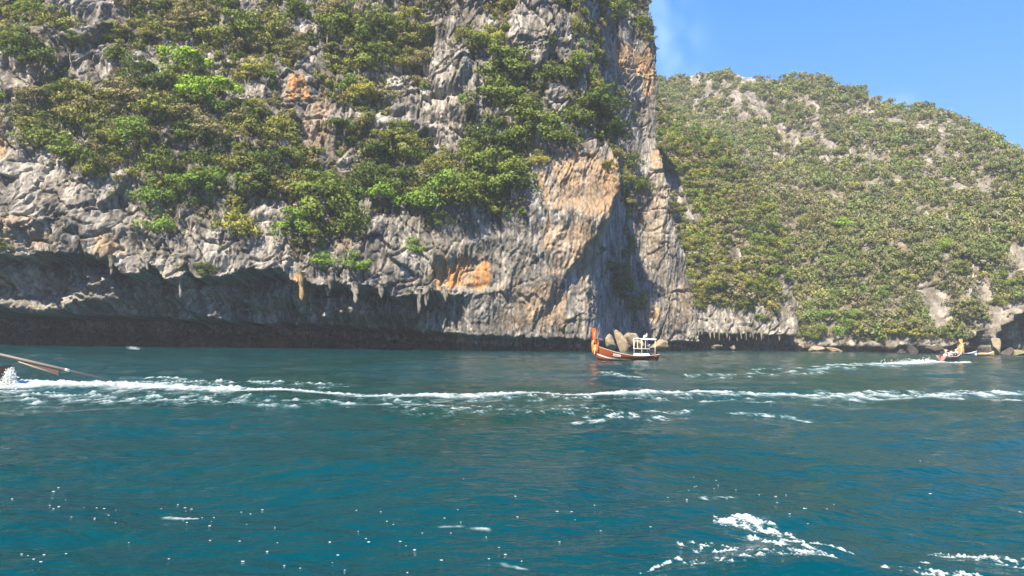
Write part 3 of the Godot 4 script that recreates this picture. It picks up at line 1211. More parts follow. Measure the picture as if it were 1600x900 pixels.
func build_boulders():
	var pale := Color(0.46, 0.395, 0.30)
	var tan := Color(0.50, 0.38, 0.25)
	var grey := Color(0.30, 0.29, 0.27)
	var g := "boulders at the foot of the cliff"
	# place in the photograph, half sizes in metres, how far ahead, colour, turn about z
	for b in [[952, 532, Vector3(1.5, 2.6, 1.5), 166.0, pale, 0.5, "narrow pale boulder leaning beside the orange prow"],
			[968, 530, Vector3(1.5, 3.0, 1.5), 168.0, pale, 0.45, "pointed pale boulder leaning over the hull"],
			[984, 530, Vector3(2.2, 2.6, 1.8), 169.0, pale, -0.2, "tallest blunt cream boulder behind the boat"],
			[999, 537, Vector3(1.6, 1.6, 1.4), 167.0, pale, 0.0, "low cream boulder behind the boat canopy"],
			[1030, 541, Vector3(2.7, 1.2, 1.6), 168.0, tan, -0.12, "low tan boulder sloping into the water past the boat stern"],
			[1120, 541, Vector3(2.0, 0.7, 1.2), 209.0, grey, 0.1, "grey slab inside the low spur cave"],
			[1146, 543, Vector3(0.8, 0.6, 0.8), 209.0, grey, 0.0, "small grey stone inside the low spur cave"],
			[1250, 541, Vector3(1.6, 1.3, 1.4), 212.0, tan, 0.3, "tan boulder at the corner of the spur cave"],
			[1275, 546, Vector3(2.6, 0.8, 1.5), 211.0, pale, -0.1, "pale ledge rock past the corner of the spur cave"],
			[1305, 547, Vector3(3.0, 0.7, 1.5), 210.0, tan, -0.12, "long flat tan rock under the bright green shore bush"],
			[1425, 549, Vector3(2.0, 1.6, 1.6), 197.0, Color(0.10, 0.09, 0.085), 0.2, "dark square rock on the shore before the speeding boat"],
			[1462, 546, Vector3(2.3, 1.5, 1.6), 192.0, Color(0.13, 0.115, 0.10), -0.3, "dark domed rock behind the stern of the speeding boat"],
			[1540, 555, Vector3(2.8, 0.7, 1.4), 182.0, pale, 0.05, "low pale rock in front of the small arch"],
			[1556, 541, Vector3(1.3, 2.6, 1.3), 184.0, pale, 0.3, "upright pale rock between the two arches"],
			[1575, 551, Vector3(1.7, 1.1, 1.2), 182.0, Color(0.14, 0.12, 0.105), 0.0, "dark rock under the big arch"],
			[1592, 551, Vector3(2.0, 0.9, 1.2), 183.0, Color(0.30, 0.30, 0.17), 0.0, "mossy low rock under the big arch"]]:
		var o := put("boulder", boulder_mesh(int(b[0]), b[2] * (0.86 if b[0] < 1010 else 1.0), b[4]), mats.stone)
		tag(o, b[6], "boulder", g)
		var p := survey(b[0], b[1], b[3])
		o.position = Vector3(p.x, p.y, p.z)
		o.rotation = Vector3(0, rng.randf() * TAU * 0.1, b[5])


# ==================================================================== people: tapered capsules joined smoothly, meshed as surface nets
func nets(st: SurfaceTool, bones: Array, cell: float, blend: float):
	var lo := Vector3.ONE * 1e9
	var hi := -lo
	for b in bones:
		for k in 2:
			lo = lo.min(b[k] - Vector3.ONE * (b[2 + k] + cell * 2.0))
			hi = hi.max(b[k] + Vector3.ONE * (b[2 + k] + cell * 2.0))
	var n := Vector3i(((hi - lo) / cell).ceil()) + Vector3i.ONE
	var f := PackedFloat32Array()
	f.resize(n.x * n.y * n.z)
	f.fill(1.0)
	var sx := n.x
	var sxy := n.x * n.y
	for b in bones:
		var rm: float = maxf(b[2], b[3]) + cell * 2.5 + blend
		var a0 := Vector3i(((b[0].min(b[1]) - Vector3.ONE * rm - lo) / cell).floor()).max(Vector3i.ZERO)
		var a1 := Vector3i(((b[0].max(b[1]) + Vector3.ONE * rm - lo) / cell).ceil()).min(n - Vector3i.ONE)
		var ab: Vector3 = b[1] - b[0]
		var l2 := maxf(ab.length_squared(), 1e-8)
		for z in range(a0.z, a1.z + 1):
			for y in range(a0.y, a1.y + 1):
				for x in range(a0.x, a1.x + 1):
					var p := lo + Vector3(x, y, z) * cell
					var t := clampf((p - b[0]).dot(ab) / l2, 0.0, 1.0)
					var d: float = (p - b[0] - ab * t).length() - lerpf(b[2], b[3], t)
					var at := z * sxy + y * sx + x
					var h := maxf(blend - absf(d - f[at]), 0.0) / blend
					f[at] = minf(d, f[at]) - h * h * blend * 0.25
	var vert := {}
	for z in n.z - 1:
		for y in n.y - 1:
			for x in n.x - 1:
				var at := z * sxy + y * sx + x
				var inside := 0
				var sum := Vector3.ZERO
				var cnt := 0
				var v := [f[at], f[at + 1], f[at + sx], f[at + sx + 1], f[at + sxy], f[at + sxy + 1], f[at + sxy + sx], f[at + sxy + sx + 1]]
				for k in 8:
					if v[k] < 0.0:
						inside += 1
				if inside == 0 or inside == 8:
					continue
				for e in [[0, 1], [2, 3], [4, 5], [6, 7], [0, 2], [1, 3], [4, 6], [5, 7], [0, 4], [1, 5], [2, 6], [3, 7]]:
					var p: float = v[e[0]]
					var q: float = v[e[1]]
					if (p < 0.0) != (q < 0.0):
						var t := p / (p - q)
						var c0 := Vector3(e[0] & 1, (e[0] >> 1) & 1, e[0] >> 2)
						var c1 := Vector3(e[1] & 1, (e[1] >> 1) & 1, e[1] >> 2)
						sum += c0.lerp(c1, t)
						cnt += 1
				vert[at] = lo + (Vector3(x, y, z) + sum / cnt) * cell
	var step := [1, sx, sxy]
	for at in vert:
		for ax in 3:
			var s0: bool = f[at] < 0.0
			var s1: bool = f[at + step[ax]] < 0.0
			if s0 == s1:
				continue
			var u: int = step[(ax + 1) % 3]
			var w: int = step[(ax + 2) % 3]
			if not (vert.has(at - u) and vert.has(at - w) and vert.has(at - u - w)):
				continue
			var quad := [vert[at], vert[at - u], vert[at - u - w], vert[at - w]]
			var order := [0, 1, 2, 0, 2, 3] if not s0 else [0, 2, 1, 0, 3, 2]
			for k in order:
				var p: Vector3 = quad[k]
				var best := 1e9
				var c := Color.WHITE
				for b in bones:
					var ab: Vector3 = b[1] - b[0]
					var t := clampf((p - b[0]).dot(ab) / maxf(ab.length_squared(), 1e-8), 0.0, 1.0)
					var d: float = (p - b[0] - ab * t).length() - lerpf(b[2], b[3], t)
					if d < best:
						best = d
						c = b[4]
				st.set_color(c)
				st.add_vertex(p)


const SKIN := Color(0.30, 0.17, 0.10)
const HAIR := Color(0.02, 0.017, 0.015)


func hand(st: SurfaceTool, wrist: Vector3, dir: Vector3, side: Vector3):
	var up := dir.cross(side).normalized()
	var palm := wrist + dir * 0.05
	var b := [[wrist, palm + side * 0.02, 0.026, 0.024, SKIN], [wrist, palm - side * 0.02, 0.026, 0.024, SKIN]]
	var ln := [0.066, 0.078, 0.074, 0.058]
	for k in 4:
		var root := palm + dir * 0.03 + side * (0.031 - 0.021 * k)
		var mid: Vector3 = root + (dir * 0.85 - up * 0.5) * ln[k] * 0.55
		b.append([root, mid, 0.0095, 0.009, SKIN])
		b.append([mid, mid + (dir * 0.2 - up) * ln[k] * 0.5, 0.009, 0.0075, SKIN])
	var th := wrist + dir * 0.025 + side * 0.026
	b.append([th, th + (side * 0.8 + dir * 0.6) * 0.035, 0.012, 0.010, SKIN])
	b.append([th + (side * 0.8 + dir * 0.6) * 0.035, th + (side * 0.7 + dir * 1.2 - up * 0.5) * 0.05, 0.010, 0.008, SKIN])
	nets(st, b, 0.006, 0.008)


func person_mesh(seated: bool, shirt: Color, trousers: Color, reach: float, hat := Color(0, 0, 0, 0)) -> ArrayMesh:
	# stands at the origin and looks towards +z
	var st := start()
	var hip := 0.93 if not seated else 0.10
	var bend := 0.10 if reach > 0.0 else 0.0
	var chest := Vector3(0, hip + 0.40, bend)
	var neck := Vector3(0, hip + 0.56, bend * 1.4)
	var head := Vector3(0, hip + 0.70, bend * 1.5 + 0.02)
	var b := [[Vector3(-0.07, hip + 0.04, 0), Vector3(0.07, hip + 0.04, 0), 0.125, 0.125, trousers], [Vector3(0, hip + 0.10, 0), chest, 0.125, 0.14, shirt], [chest + Vector3(-0.09, 0.04, 0), chest + Vector3(0.09, 0.04, 0), 0.11, 0.11, shirt],
		[neck - Vector3(0, 0.05, 0), neck + Vector3(0, 0.06, 0.01), 0.058, 0.055, SKIN]]
	var hands := []
	for s in [-1.0, 1.0]:
		var sh := chest + Vector3(s * 0.185, 0.10, 0)
		var el := sh + Vector3(s * 0.07, -0.27 + reach * 0.14, 0.05 + reach * 0.16)
		var wr := el + Vector3(-s * 0.03, -0.14 + reach * 0.12, 0.20 + reach * 0.02)
		b.append([sh, el, 0.062, 0.048, shirt])
		b.append([el, wr, 0.044, 0.031, SKIN])
		hands.append([wr, (wr - el).normalized(), Vector3(-s, 0, 0)])
		var h := Vector3(s * 0.095, hip, 0)
		if seated:
			var kn := h + Vector3(s * 0.04, 0.02, 0.44)
			var an := kn + Vector3(0, -0.42, 0.04)
			b.append([h, kn, 0.095, 0.066, trousers])
			b.append([kn, an, 0.060, 0.042, SKIN])
			b.append([an + Vector3(0, -0.03, -0.03), an + Vector3(0, -0.05, 0.15), 0.042, 0.032, SKIN])
		else:
			var kn := h + Vector3(s * 0.02, -0.43, 0.03)
			var an := kn + Vector3(s * 0.01, -0.42, -0.03)
			b.append([h, kn, 0.095, 0.062, trousers])
			b.append([kn, an, 0.060, 0.042, trousers])
			b.append([an + Vector3(0, -0.03, -0.03), an + Vector3(s * 0.02, -0.045, 0.15), 0.042, 0.034, SKIN])
	nets(st, b, 0.026, 0.05)
	# the head has a grid of its own: skull, jaw, nose, lips, ears, hair
	var top: Color = hat if hat.a > 0.0 else HAIR
	var hb := [[head + Vector3(0, 0.02, -0.015), head + Vector3(0, 0.03, 0.01), 0.092, 0.088, SKIN], [head + Vector3(0, -0.05, 0.03), head + Vector3(0, -0.075, 0.045), 0.062, 0.042, SKIN], [head + Vector3(0, 0.01, 0.10), head + Vector3(0, -0.025, 0.115), 0.010, 0.016, SKIN],
		[head + Vector3(-0.02, -0.058, 0.085), head + Vector3(0.02, -0.058, 0.085), 0.012, 0.012, Color(0.28, 0.11, 0.08)], [head + Vector3(-0.034, 0.012, 0.086), head + Vector3(-0.030, 0.012, 0.087), 0.012, 0.012, HAIR], [head + Vector3(0.034, 0.012, 0.086), head + Vector3(0.030, 0.012, 0.087), 0.012, 0.012, HAIR],
		[head + Vector3(-0.092, 0, 0), head + Vector3(-0.096, -0.03, 0), 0.020, 0.014, SKIN], [head + Vector3(0.092, 0, 0), head + Vector3(0.096, -0.03, 0), 0.020, 0.014, SKIN],
		[head + Vector3(0, 0.055, -0.03), head + Vector3(0, 0.065, 0.02), 0.092, 0.086, top], [head + Vector3(0, 0.0, -0.05), head + Vector3(0, 0.05, -0.05), 0.078, 0.09, top], [neck + Vector3(0, 0.02, 0.005), head, 0.05, 0.055, SKIN]]
	if hat.a > 0.0:
		hb.append([head + Vector3(-0.04, 0.065, 0.09), head + Vector3(0.04, 0.065, 0.09), 0.03, 0.03, top])
		hb.append([head + Vector3(-0.03, 0.06, 0.14), head + Vector3(0.03, 0.06, 0.14), 0.018, 0.018, top])
	nets(st, hb, 0.012, 0.015)
	for h in hands:
		hand(st, h[0], h[1], h[2])
	return finish(st)


# ==================================================================== boats
func bx(st: SurfaceTool, c: Vector3, s: Vector3, bev := 0.0):        # a box with chamfered long edges, centre c, full size s
	var h := s * 0.5
	var e := minf(bev, minf(h.y, h.z) * 0.9)
	var ring := [Vector2(h.y - e, h.z), Vector2(h.y, h.z - e), Vector2(h.y, -h.z + e), Vector2(h.y - e, -h.z), Vector2(-h.y + e, -h.z), Vector2(-h.y, -h.z + e), Vector2(-h.y, h.z - e), Vector2(-h.y + e, h.z)]
	st.set_smooth_group(-1)
	for i in 8:
		var p: Vector2 = ring[i]
		var q: Vector2 = ring[(i + 1) % 8]
		var a := c + Vector3(-h.x, p.x, p.y)
		var b := c + Vector3(h.x, p.x, p.y)
		var d := c + Vector3(-h.x, q.x, q.y)
		var f := c + Vector3(h.x, q.x, q.y)
		for v in [a, b, f, a, f, d]:
			st.add_vertex(v)
		for v in [c + Vector3(h.x, 0, 0), f, b, c - Vector3(h.x, 0, 0), a, d]:
			st.add_vertex(v)


func box(c: Vector3, s: Vector3, bev := 0.01) -> ArrayMesh:
	var st := start()
	bx(st, c, s, bev)
	return finish(st)


func pipe(pts: Array, radii: Array, sides := 8) -> ArrayMesh:
	var st := start()
	tube(st, pts, radii, sides)
	return finish(st)


func hull_at(t: float, ln: float) -> Array:                     # [x, half beam, gunwale height, keel height] at t, 0 stern, 1 bow
	var x := (t - 0.42) * ln
	var b := 0.98 * pow(sin(clampf(0.30 + t * 0.70, 0.0, 1.0) * PI), 0.62) if t < 0.999 else 0.03
	b = maxf(b, 0.03)
	if t < 0.3:
		b = lerpf(0.62, b, smoothstep(0.0, 0.3, t))
	var g := 0.52 + 0.22 * pow(1.0 - minf(t * 2.2, 1.0), 2.0) + 1.15 * pow(maxf(t - 0.35, 0.0) / 0.65, 1.9)
	var k := -0.28 + 0.20 * pow(1.0 - minf(t * 2.5, 1.0), 2.0) + 0.55 * pow(maxf(t - 0.72, 0.0) / 0.28, 2.4)
	return [x, b, g, k]


func hull_skin(ln: float, v0: float, v1: float, out: float, t0 := 0.0, t1 := 1.0) -> ArrayMesh:
	# v: 0 at the keel, 1 at the gunwale; out: how far the skin stands proud
	var pos := PackedVector3Array()
	var idx := PackedInt32Array()
	var nt := 44
	var nv := 9
	for side in [-1.0, 1.0]:
		var first := pos.size()
		for i in nt + 1:
			var h := hull_at(lerpf(t0, t1, i / float(nt)), ln)
			for j in nv + 1:
				var v := lerpf(v0, v1, j / float(nv))
				var w: float = h[1] * pow(sin(v * PI * 0.5), 0.75) * (0.86 + 0.14 * v) + out
				pos.append(Vector3(h[0], lerpf(h[3], h[2], v), side * maxf(w, 0.0)))
		for i in nt:
			for j in nv:
				var a := first + i * (nv + 1) + j
				var b := a + nv + 1
				if side > 0:
					idx.append_array([a, a + 1, b + 1, a, b + 1, b])
				else:
					idx.append_array([a, b + 1, a + 1, a, b, b + 1])
	return smooth(pos, PackedColorArray(), idx)


func ribbons(sd: int, at: Vector3, size: Vector3, count: int, colors: Array) -> ArrayMesh:      # cloth strips tied round a post, hanging down
	var r := RandomNumberGenerator.new()
	r.seed = sd
	var st := start()
	for k in count:
		var a := r.randf() * TAU
		var c: Color = colors[r.randi() % colors.size()]
		var out := Vector3(cos(a), 0, sin(a))
		var p := at + Vector3(0, r.randf_range(-0.2, 0.5) * size.y, 0) + out * size.x * 0.35
		var ln := size.y * r.randf_range(0.35, 0.8)
		var w := 0.06 * r.randf_range(0.7, 1.5)
		var side := Vector3(-out.z, 0, out.x)
		var prev := [p - side * w, p + side * w]
		for s in 5:
			var t := (s + 1) / 5.0
			var q := p + out * size.x * 0.65 * sin(t * 2.0 + r.randf() * 0.4) + Vector3(0, 0.14 * sin(t * 4.0) - ln * t, 0) + side * 0.05 * r.randfn()
			var now := [q - side * w, q + side * w]
			st.set_color(c)
			for v in [prev[0], prev[1], now[1], prev[0], now[1], now[0]]:
				st.add_vertex(v)
			prev = now
	return finish(st)


func longtail(called: String, label: String, place: Transform3D, ln: float, look: Dictionary) -> Node3D:
	var o := thing(called, label, "boat", place, "longtail boats on the water")
	var paint: Material = solid(look.hull, 0.45)
	put("hull", hull_skin(ln, 0.0, 1.0, 0.0), paint, o)
	put("hull_lining", hull_skin(ln, 0.25, 0.97, -0.06), solid(look.lining, 0.7), o)
	# transom
	var h := hull_at(0.0, ln)
	var st := start()
	for j in 9:
		for s in [-1.0, 1.0]:
			var v := j / 9.0
			var w := (j + 1) / 9.0
			var a := Vector3(h[0], lerpf(h[3], h[2], v), s * h[1] * pow(sin(v * PI * 0.5), 0.75) * (0.86 + 0.14 * v))
			var b := Vector3(h[0], lerpf(h[3], h[2], w), s * h[1] * pow(sin(w * PI * 0.5), 0.75) * (0.86 + 0.14 * w))
			var a0 := Vector3(h[0], a.y, 0)
			var b0 := Vector3(h[0], b.y, 0)
			for p in ([a, b, b0, a, b0, a0] if s > 0 else [a, b0, b, a, a0, b0]):
				st.add_vertex(p)
	put("transom", finish(st), paint, o)
	put("waterline_stripe", hull_skin(ln, 0.30, 0.42, 0.012, 0.45, 0.985), solid(Color(0.80, 0.77, 0.72), 0.5), o)
	for s in [-1.0, 1.0]:
		var pts := []
		var rad := []
		for i in 30:
			var q := hull_at(i / 29.0, ln)
			pts.append(Vector3(q[0], q[2] + 0.02, s * q[1]))
			rad.append(0.05)
		put("gunwale", pipe(pts, rad, 6), solid(look.rail, 0.6), o)
	# floor boards and thwarts
	for k in 5:
		put("floor_board", box(Vector3(-0.08 * ln, 0.06, (k - 2) * 0.25), Vector3(ln * 0.55, 0.03, 0.22), 0.008), solid(Color(0.20, 0.13, 0.08), 0.8), o)
	for t in look.thwarts:
		var q := hull_at(t, ln)
		put("thwart", box(Vector3(q[0], q[2] - 0.10, 0), Vector3(0.26, 0.04, q[1] * 1.86), 0.01), solid(Color(0.32, 0.20, 0.11), 0.7), o)
	# fore deck
	st = start()
	for i in 10:
		var q := hull_at(lerpf(0.72, 0.99, i / 10.0), ln)
		var w := hull_at(lerpf(0.72, 0.99, (i + 1) / 10.0), ln)
		for p in [Vector3(q[0], q[2] - 0.06, q[1] * 0.95), Vector3(q[0], q[2] - 0.06, -q[1] * 0.95), Vector3(w[0], w[2] - 0.06, -w[1] * 0.95), Vector3(q[0], q[2] - 0.06, q[1] * 0.95), Vector3(w[0], w[2] - 0.06, -w[1] * 0.95), Vector3(w[0], w[2] - 0.06, w[1] * 0.95)]:
			st.add_vertex(p)
	put("fore_deck", finish(st), solid(Color(0.30, 0.17, 0.09), 0.6), o)
	# the tall stem post and its cloths
	var e := hull_at(0.985, ln)
	var top: float = look.prow
	st = start()
	var ps := []
	for i in 9:
		var t := i / 8.0
		ps.append(Vector3(e[0] + 0.05 + 0.55 * t * t + 0.12 * sin(t * 3.1), lerpf(0.55, top, t), 0))
	for i in 8:
		var m: Vector3 = (ps[i] + ps[i + 1]) * 0.5
		bx(st, m, Vector3(0.42 - 0.016 * i, (ps[i + 1] - ps[i]).length() + 0.02, 0.13), 0.02)
	put("stem_post", finish(st), solid(look.post, 0.55), o)
	put("prow_cloths", ribbons(3 + int(ln), Vector3(ps[3].x, lerpf(e[2], top, 0.12), 0), Vector3(0.46, 1.25, 0.3), 46, look.cloths), mats.painted, o)
	put("prow_garland", ribbons(8 + int(ln), Vector3(ps[5].x, lerpf(e[2], top, 0.72), 0), Vector3(0.26, 1.3, 0.3), 30, look.garland), mats.painted, o)
	# engine on its swivel and the long tail shaft
	if look.tail:
		var s0 := Vector3(hull_at(0.0, ln)[0] + 0.25, hull_at(0.0, ln)[2] + 0.22, 0)
		put("engine", box(s0 + Vector3(0.25, 0.22, 0), Vector3(0.75, 0.42, 0.42), 0.06), solid(Color(0.06, 0.06, 0.065), 0.5, 0.4), o)
		var s1 := s0 + Vector3(-3.0, -1.05, 0)
		put("tail_shaft", pipe([s0, s0.lerp(s1, 0.5), s1], [0.05, 0.045, 0.03], 8), solid(Color(0.05, 0.05, 0.055), 0.5, 0.4), o)
	return o


func plank_marks(st: SurfaceTool):
	pass


func build_boats():
	# ---- the boat lying before the boulders
	var at := on_sea(987, 563)
	at.y = 0.02
	var yaw := PI + 0.50          # bow to the left, swung towards us
	var place := Transform3D((Basis(Vector3.UP, yaw) * Basis(Vector3(0, 0, 1), 0.012)).scaled(Vector3.ONE * 0.93), at)
	var orange := Color(0.80, 0.16, 0.02)
	var boat := longtail("longtail_boat", "orange brown longtail boat with white canopy lying before the pale boulders", place, 9.4, {
		"hull": Color(0.27, 0.070, 0.020), "lining": Color(0.22, 0.13, 0.09), "rail": Color(0.55, 0.46, 0.42), "post": Color(0.62, 0.10, 0.02), "prow": 3.8, "tail": true, "thwarts": [0.35, 0.5, 0.62],
		"cloths": [Color(0.62, 0.13, 0.012), Color(0.66, 0.20, 0.02), Color(0.62, 0.30, 0.07), Color(0.58, 0.42, 0.34)], "garland": [Color(0.50, 0.06, 0.012), Color(0.56, 0.09, 0.015), Color(0.60, 0.16, 0.02), Color(0.55, 0.30, 0.20)]})
	var white := solid(Color(0.80, 0.80, 0.79), 0.45)
	var gh := 0.55
	# white canopy with posts, a windscreen frame in front
	var roof := start()
	for k in 8:
		var z0 := -0.86 + k * 0.215
		var z1 := z0 + 0.215
		var y0 := 2.70 + 0.10 * cos(z0 * 1.7)
		var y1 := 2.70 + 0.10 * cos(z1 * 1.7)
		for x in [[-3.15, -0.85]]:
			for p in [Vector3(x[0], y0, z0), Vector3(x[1], y0, z0), Vector3(x[1], y1, z1), Vector3(x[0], y0, z0), Vector3(x[1], y1, z1), Vector3(x[0], y1, z1),
					Vector3(x[0], y0 - 0.09, z0), Vector3(x[1], y1 - 0.09, z1), Vector3(x[1], y0 - 0.09, z0), Vector3(x[0], y0 - 0.09, z0), Vector3(x[0], y1 - 0.09, z1), Vector3(x[1], y1 - 0.09, z1)]:
				roof.add_vertex(p)
			for q in [x[0], x[1]]:
				for p in [Vector3(q, y0, z0), Vector3(q, y1, z1), Vector3(q, y1 - 0.09, z1), Vector3(q, y0, z0), Vector3(q, y1 - 0.09, z1), Vector3(q, y0 - 0.09, z0)]:
					roof.add_vertex(p)
	for z in [-0.86, 0.86]:
		bx(roof, Vector3(-2.0, 2.66, z), Vector3(2.3, 0.18, 0.05), 0.01)
	put("canopy", finish(roof), white, boat)
	for x in [-3.05, -0.95]:
		for z in [-0.78, 0.78]:
			put("canopy_post", pipe([Vector3(x, gh - 0.1, z), Vector3(x, 2.67, z)], [0.035, 0.035], 6), white, boat)
	var frame := start()
	for z in [-0.78, 0.0, 0.78]:
		bx(frame, Vector3(-0.88, 2.05, z), Vector3(0.05, 1.2, 0.06), 0.01)
	bx(frame, Vector3(-0.88, 1.45, 0), Vector3(0.06, 0.07, 1.6), 0.01)
	for z in [-0.80, 0.80]:
		bx(frame, Vector3(-1.5, 1.45, z), Vector3(1.3, 0.07, 0.05), 0.01)
		bx(frame, Vector3(-1.5, 2.05, z), Vector3(0.06, 1.2, 0.05), 0.01)
	put("windscreen_frame", finish(frame), solid(Color(0.66, 0.68, 0.60), 0.5), boat)
	put("flag_pole", pipe([Vector3(-2.5, 2.76, 0.2), Vector3(-2.5, 3.45, 0.2)], [0.025, 0.02], 6), white, boat)
	var fl := start()
	for k in 6:
		var a := Vector3(-2.5 + k * 0.09, 3.38 - k * 0.05, 0.2 + 0.05 * sin(k * 1.4))
		var b := Vector3(-2.5 + (k + 1) * 0.09, 3.38 - (k + 1) * 0.05, 0.2 + 0.05 * sin((k + 1) * 1.4))
		for p in [a, b, b - Vector3(0, 0.34, 0), a, b - Vector3(0, 0.34, 0), a - Vector3(0, 0.34, 0)]:
			fl.add_vertex(p)
	put("flag", finish(fl), white, boat)
	# the name board on the bow: two rows of white strokes too small to read
	var board := start()
	var r := RandomNumberGenerator.new()
	r.seed = 5
	for s in [-1.0, 1.0]:
		for row in 2:
			var t := 0.765
			while t > 0.655:
				var w := r.randf_range(0.006, 0.014)
				var q := hull_at(t - w * 0.5, 9.4)
				var v := 0.80 - row * 0.15 - r.randf_range(0.0, 0.02)
				var y := lerpf(q[3], q[2], v)
				var z: float = q[1] * pow(sin(v * PI * 0.5), 0.75) * (0.86 + 0.14 * v) + 0.012
				bx(board, Vector3(q[0], y, s * z), Vector3(w * 9.4, 0.13 if row == 0 else 0.08, 0.02), 0.004)
				t -= w + 0.003
	put("name_strokes", finish(board), solid(Color(0.78, 0.72, 0.68), 0.5), boat)
	# white bundles on the thwarts
	var lab := ["white tarpaulin bundle lying amidships in the orange brown boat", "long white cushion under the canopy of the orange brown boat"]
	for k in 2:
		var b := thing("tarpaulin" if k == 0 else "cushion", lab[k], "tarpaulin" if k == 0 else "cushion", place * Transform3D(Basis(), Vector3(-0.35 - 1.25 * k, 0.45, -0.55)))
		var st := start()
		bx(st, Vector3(0, 0.20, 0), Vector3(0.75 + 0.45 * k, 0.40, 0.42), 0.12)
		put("cover", finish(st), white, b)
		for z in [-0.2, 0.2]:
			put("strap", box(Vector3(z, 0.20, 0), Vector3(0.05, 0.42, 0.44), 0.12), solid(Color(0.35, 0.38, 0.48), 0.8), b)
	put("stern_deck", box(Vector3(-2.7, 0.49, 0), Vector3(1.5, 0.05, 1.35), 0.01), solid(Color(0.24, 0.15, 0.09), 0.8), boat)
	# the helmsman
	var pm := person_mesh(false, Color(0.30, 0.37, 0.52), Color(0.035, 0.035, 0.06), 1.0)
	var man := put("person", pm, mats.painted)
	tag(man, "person in a grey blue shirt and dark trousers standing under the white canopy", "person")
	man.transform = place * Transform3D(Basis(Vector3.UP, PI * 0.5 - 0.2), Vector3(-2.5, 0.52, -0.42)).scaled_local(Vector3.ONE * 1.02)
	# ---- the boat speeding away with passengers
	at = on_sea(1484, 563.5)
	at.y = 0.05
	var place2 := Transform3D(Basis(Vector3.UP, -0.95) * Basis(Vector3(0, 0, 1), 0.03), at)
	place2 = Transform3D(Basis(Vector3.UP, 0.78) * Basis(Vector3(0, 0, 1), 0.03), at)
	var boat2 := longtail("longtail_boat", "pinkish longtail boat full of passengers speeding along the far shore", place2, 8.4, {
		"hull": Color(0.42, 0.22, 0.20), "lining": Color(0.30, 0.22, 0.18), "rail": Color(0.62, 0.50, 0.48), "post": Color(0.55, 0.30, 0.14), "prow": 2.7, "tail": true, "thwarts": [0.3, 0.42, 0.54, 0.66],
		"cloths": [Color(0.50, 0.25, 0.06), Color(0.55, 0.33, 0.12), Color(0.52, 0.40, 0.26)], "garland": [Color(0.50, 0.24, 0.05), Color(0.55, 0.32, 0.10), Color(0.50, 0.36, 0.18)]})
	put("side_cloth", box(Vector3(0.1, 1.05, 0.0), Vector3(2.6, 0.05, 1.5), 0.02), solid(Color(0.25, 0.36, 0.52), 0.7), boat2)
	for x in [-1.1, 1.3]:
		for z in [-0.7, 0.7]:
			put("canopy_post", pipe([Vector3(x, 0.4, z), Vector3(x, 1.04, z)], [0.03, 0.03], 6), solid(Color(0.5, 0.45, 0.4), 0.6), boat2)
	put("engine_cover", box(Vector3(-2.7, 0.75, 0), Vector3(0.8, 0.55, 0.7), 0.1), white, boat2)
	var shirts := [Color(0.75, 0.74, 0.72), Color(0.60, 0.35, 0.34), Color(0.16, 0.14, 0.17), Color(0.70, 0.68, 0.72), Color(0.55, 0.40, 0.48), Color(0.72, 0.55, 0.50)]
	var say := ["white shirt", "brick pink shirt", "dark shirt", "pale lilac shirt", "mauve shirt", "salmon shirt"]
	var spots := [Vector3(0.15, 0.48, 0.4), Vector3(-0.3, 0.48, -0.35), Vector3(1.0, 0.50, 0.35), Vector3(1.75, 0.58, 0.3), Vector3(1.9, 0.58, -0.3), Vector3(-1.35, 0.48, 0.35)]
	for k in 6:
		var p := put("person", person_mesh(true, shirts[k], Color(0.12, 0.11, 0.13), 0.0, Color(0.7, 0.7, 0.68) if k == 3 else Color(0, 0, 0, 0)), mats.painted)
		tag(p, "person in a %s sitting in the speeding pinkish boat" % say[k], "person", "passengers of the speeding boat")
		p.transform = place2 * Transform3D(Basis(Vector3.UP, PI * 0.5), spots[k])
	var driver := put("person", person_mesh(false, Color(0.40, 0.30, 0.25), Color(0.08, 0.07, 0.07), 1.0), mats.painted)
	tag(driver, "person in a brown shirt standing at the stern of the speeding boat", "person")
	driver.transform = place2 * Transform3D(Basis(Vector3.UP, PI * 0.5), Vector3(-2.0, 0.08, 0.1))
	# ---- the boat that made the wake: only its stern and its long tail are in view
	var stern := survey(5, 566, 34.0)
	var place3 := Transform3D(Basis(Vector3.UP, PI), Vector3(stern.x - 3.95, 0.12, -34.0))
	longtail("longtail_boat", "brown longtail boat cut off at the frame edge, long tail trailing in white water", place3, 9.4, {
		"hull": Color(0.13, 0.065, 0.04), "lining": Color(0.2, 0.13, 0.09), "rail": Color(0.25, 0.17, 0.12), "post": Color(0.4, 0.1, 0.03), "prow": 3.2, "tail": false, "thwarts": [0.3, 0.5],
		"cloths": [Color(0.8, 0.2, 0.05)], "garland": [Color(0.8, 0.3, 0.1)]})
	var b3 := get_node("longtail_boat_002")
	var inv := place3.affine_inverse()
	var a0 := inv * survey(-14, 551, 34.0)
	var a1 := inv * survey(100, 577, 35.0)
	var a2 := inv * survey(172, 594, 36.0)
	var metal := solid(Color(0.15, 0.14, 0.13), 0.6, 0.2)
	put("engine", box(a0 + Vector3(0.3, 0.1, 0), Vector3(0.8, 0.45, 0.45), 0.08), solid(Color(0.05, 0.05, 0.05), 0.5, 0.4), b3)
	put("tail_shaft", pipe([a0, a1, a1.lerp(a2, 0.05), a2], [0.07, 0.062, 0.04, 0.03], 10), metal, b3)
	put("shaft_collar", pipe([a1.lerp(a0, -0.01), a1.lerp(a2, 0.12)], [0.07, 0.06], 10), solid(Color(0.5, 0.48, 0.46), 0.4, 0.3), b3)
	var fin := start()
	var f0 := a0.lerp(a1, 0.33) + Vector3(0, -0.03, 0.02)
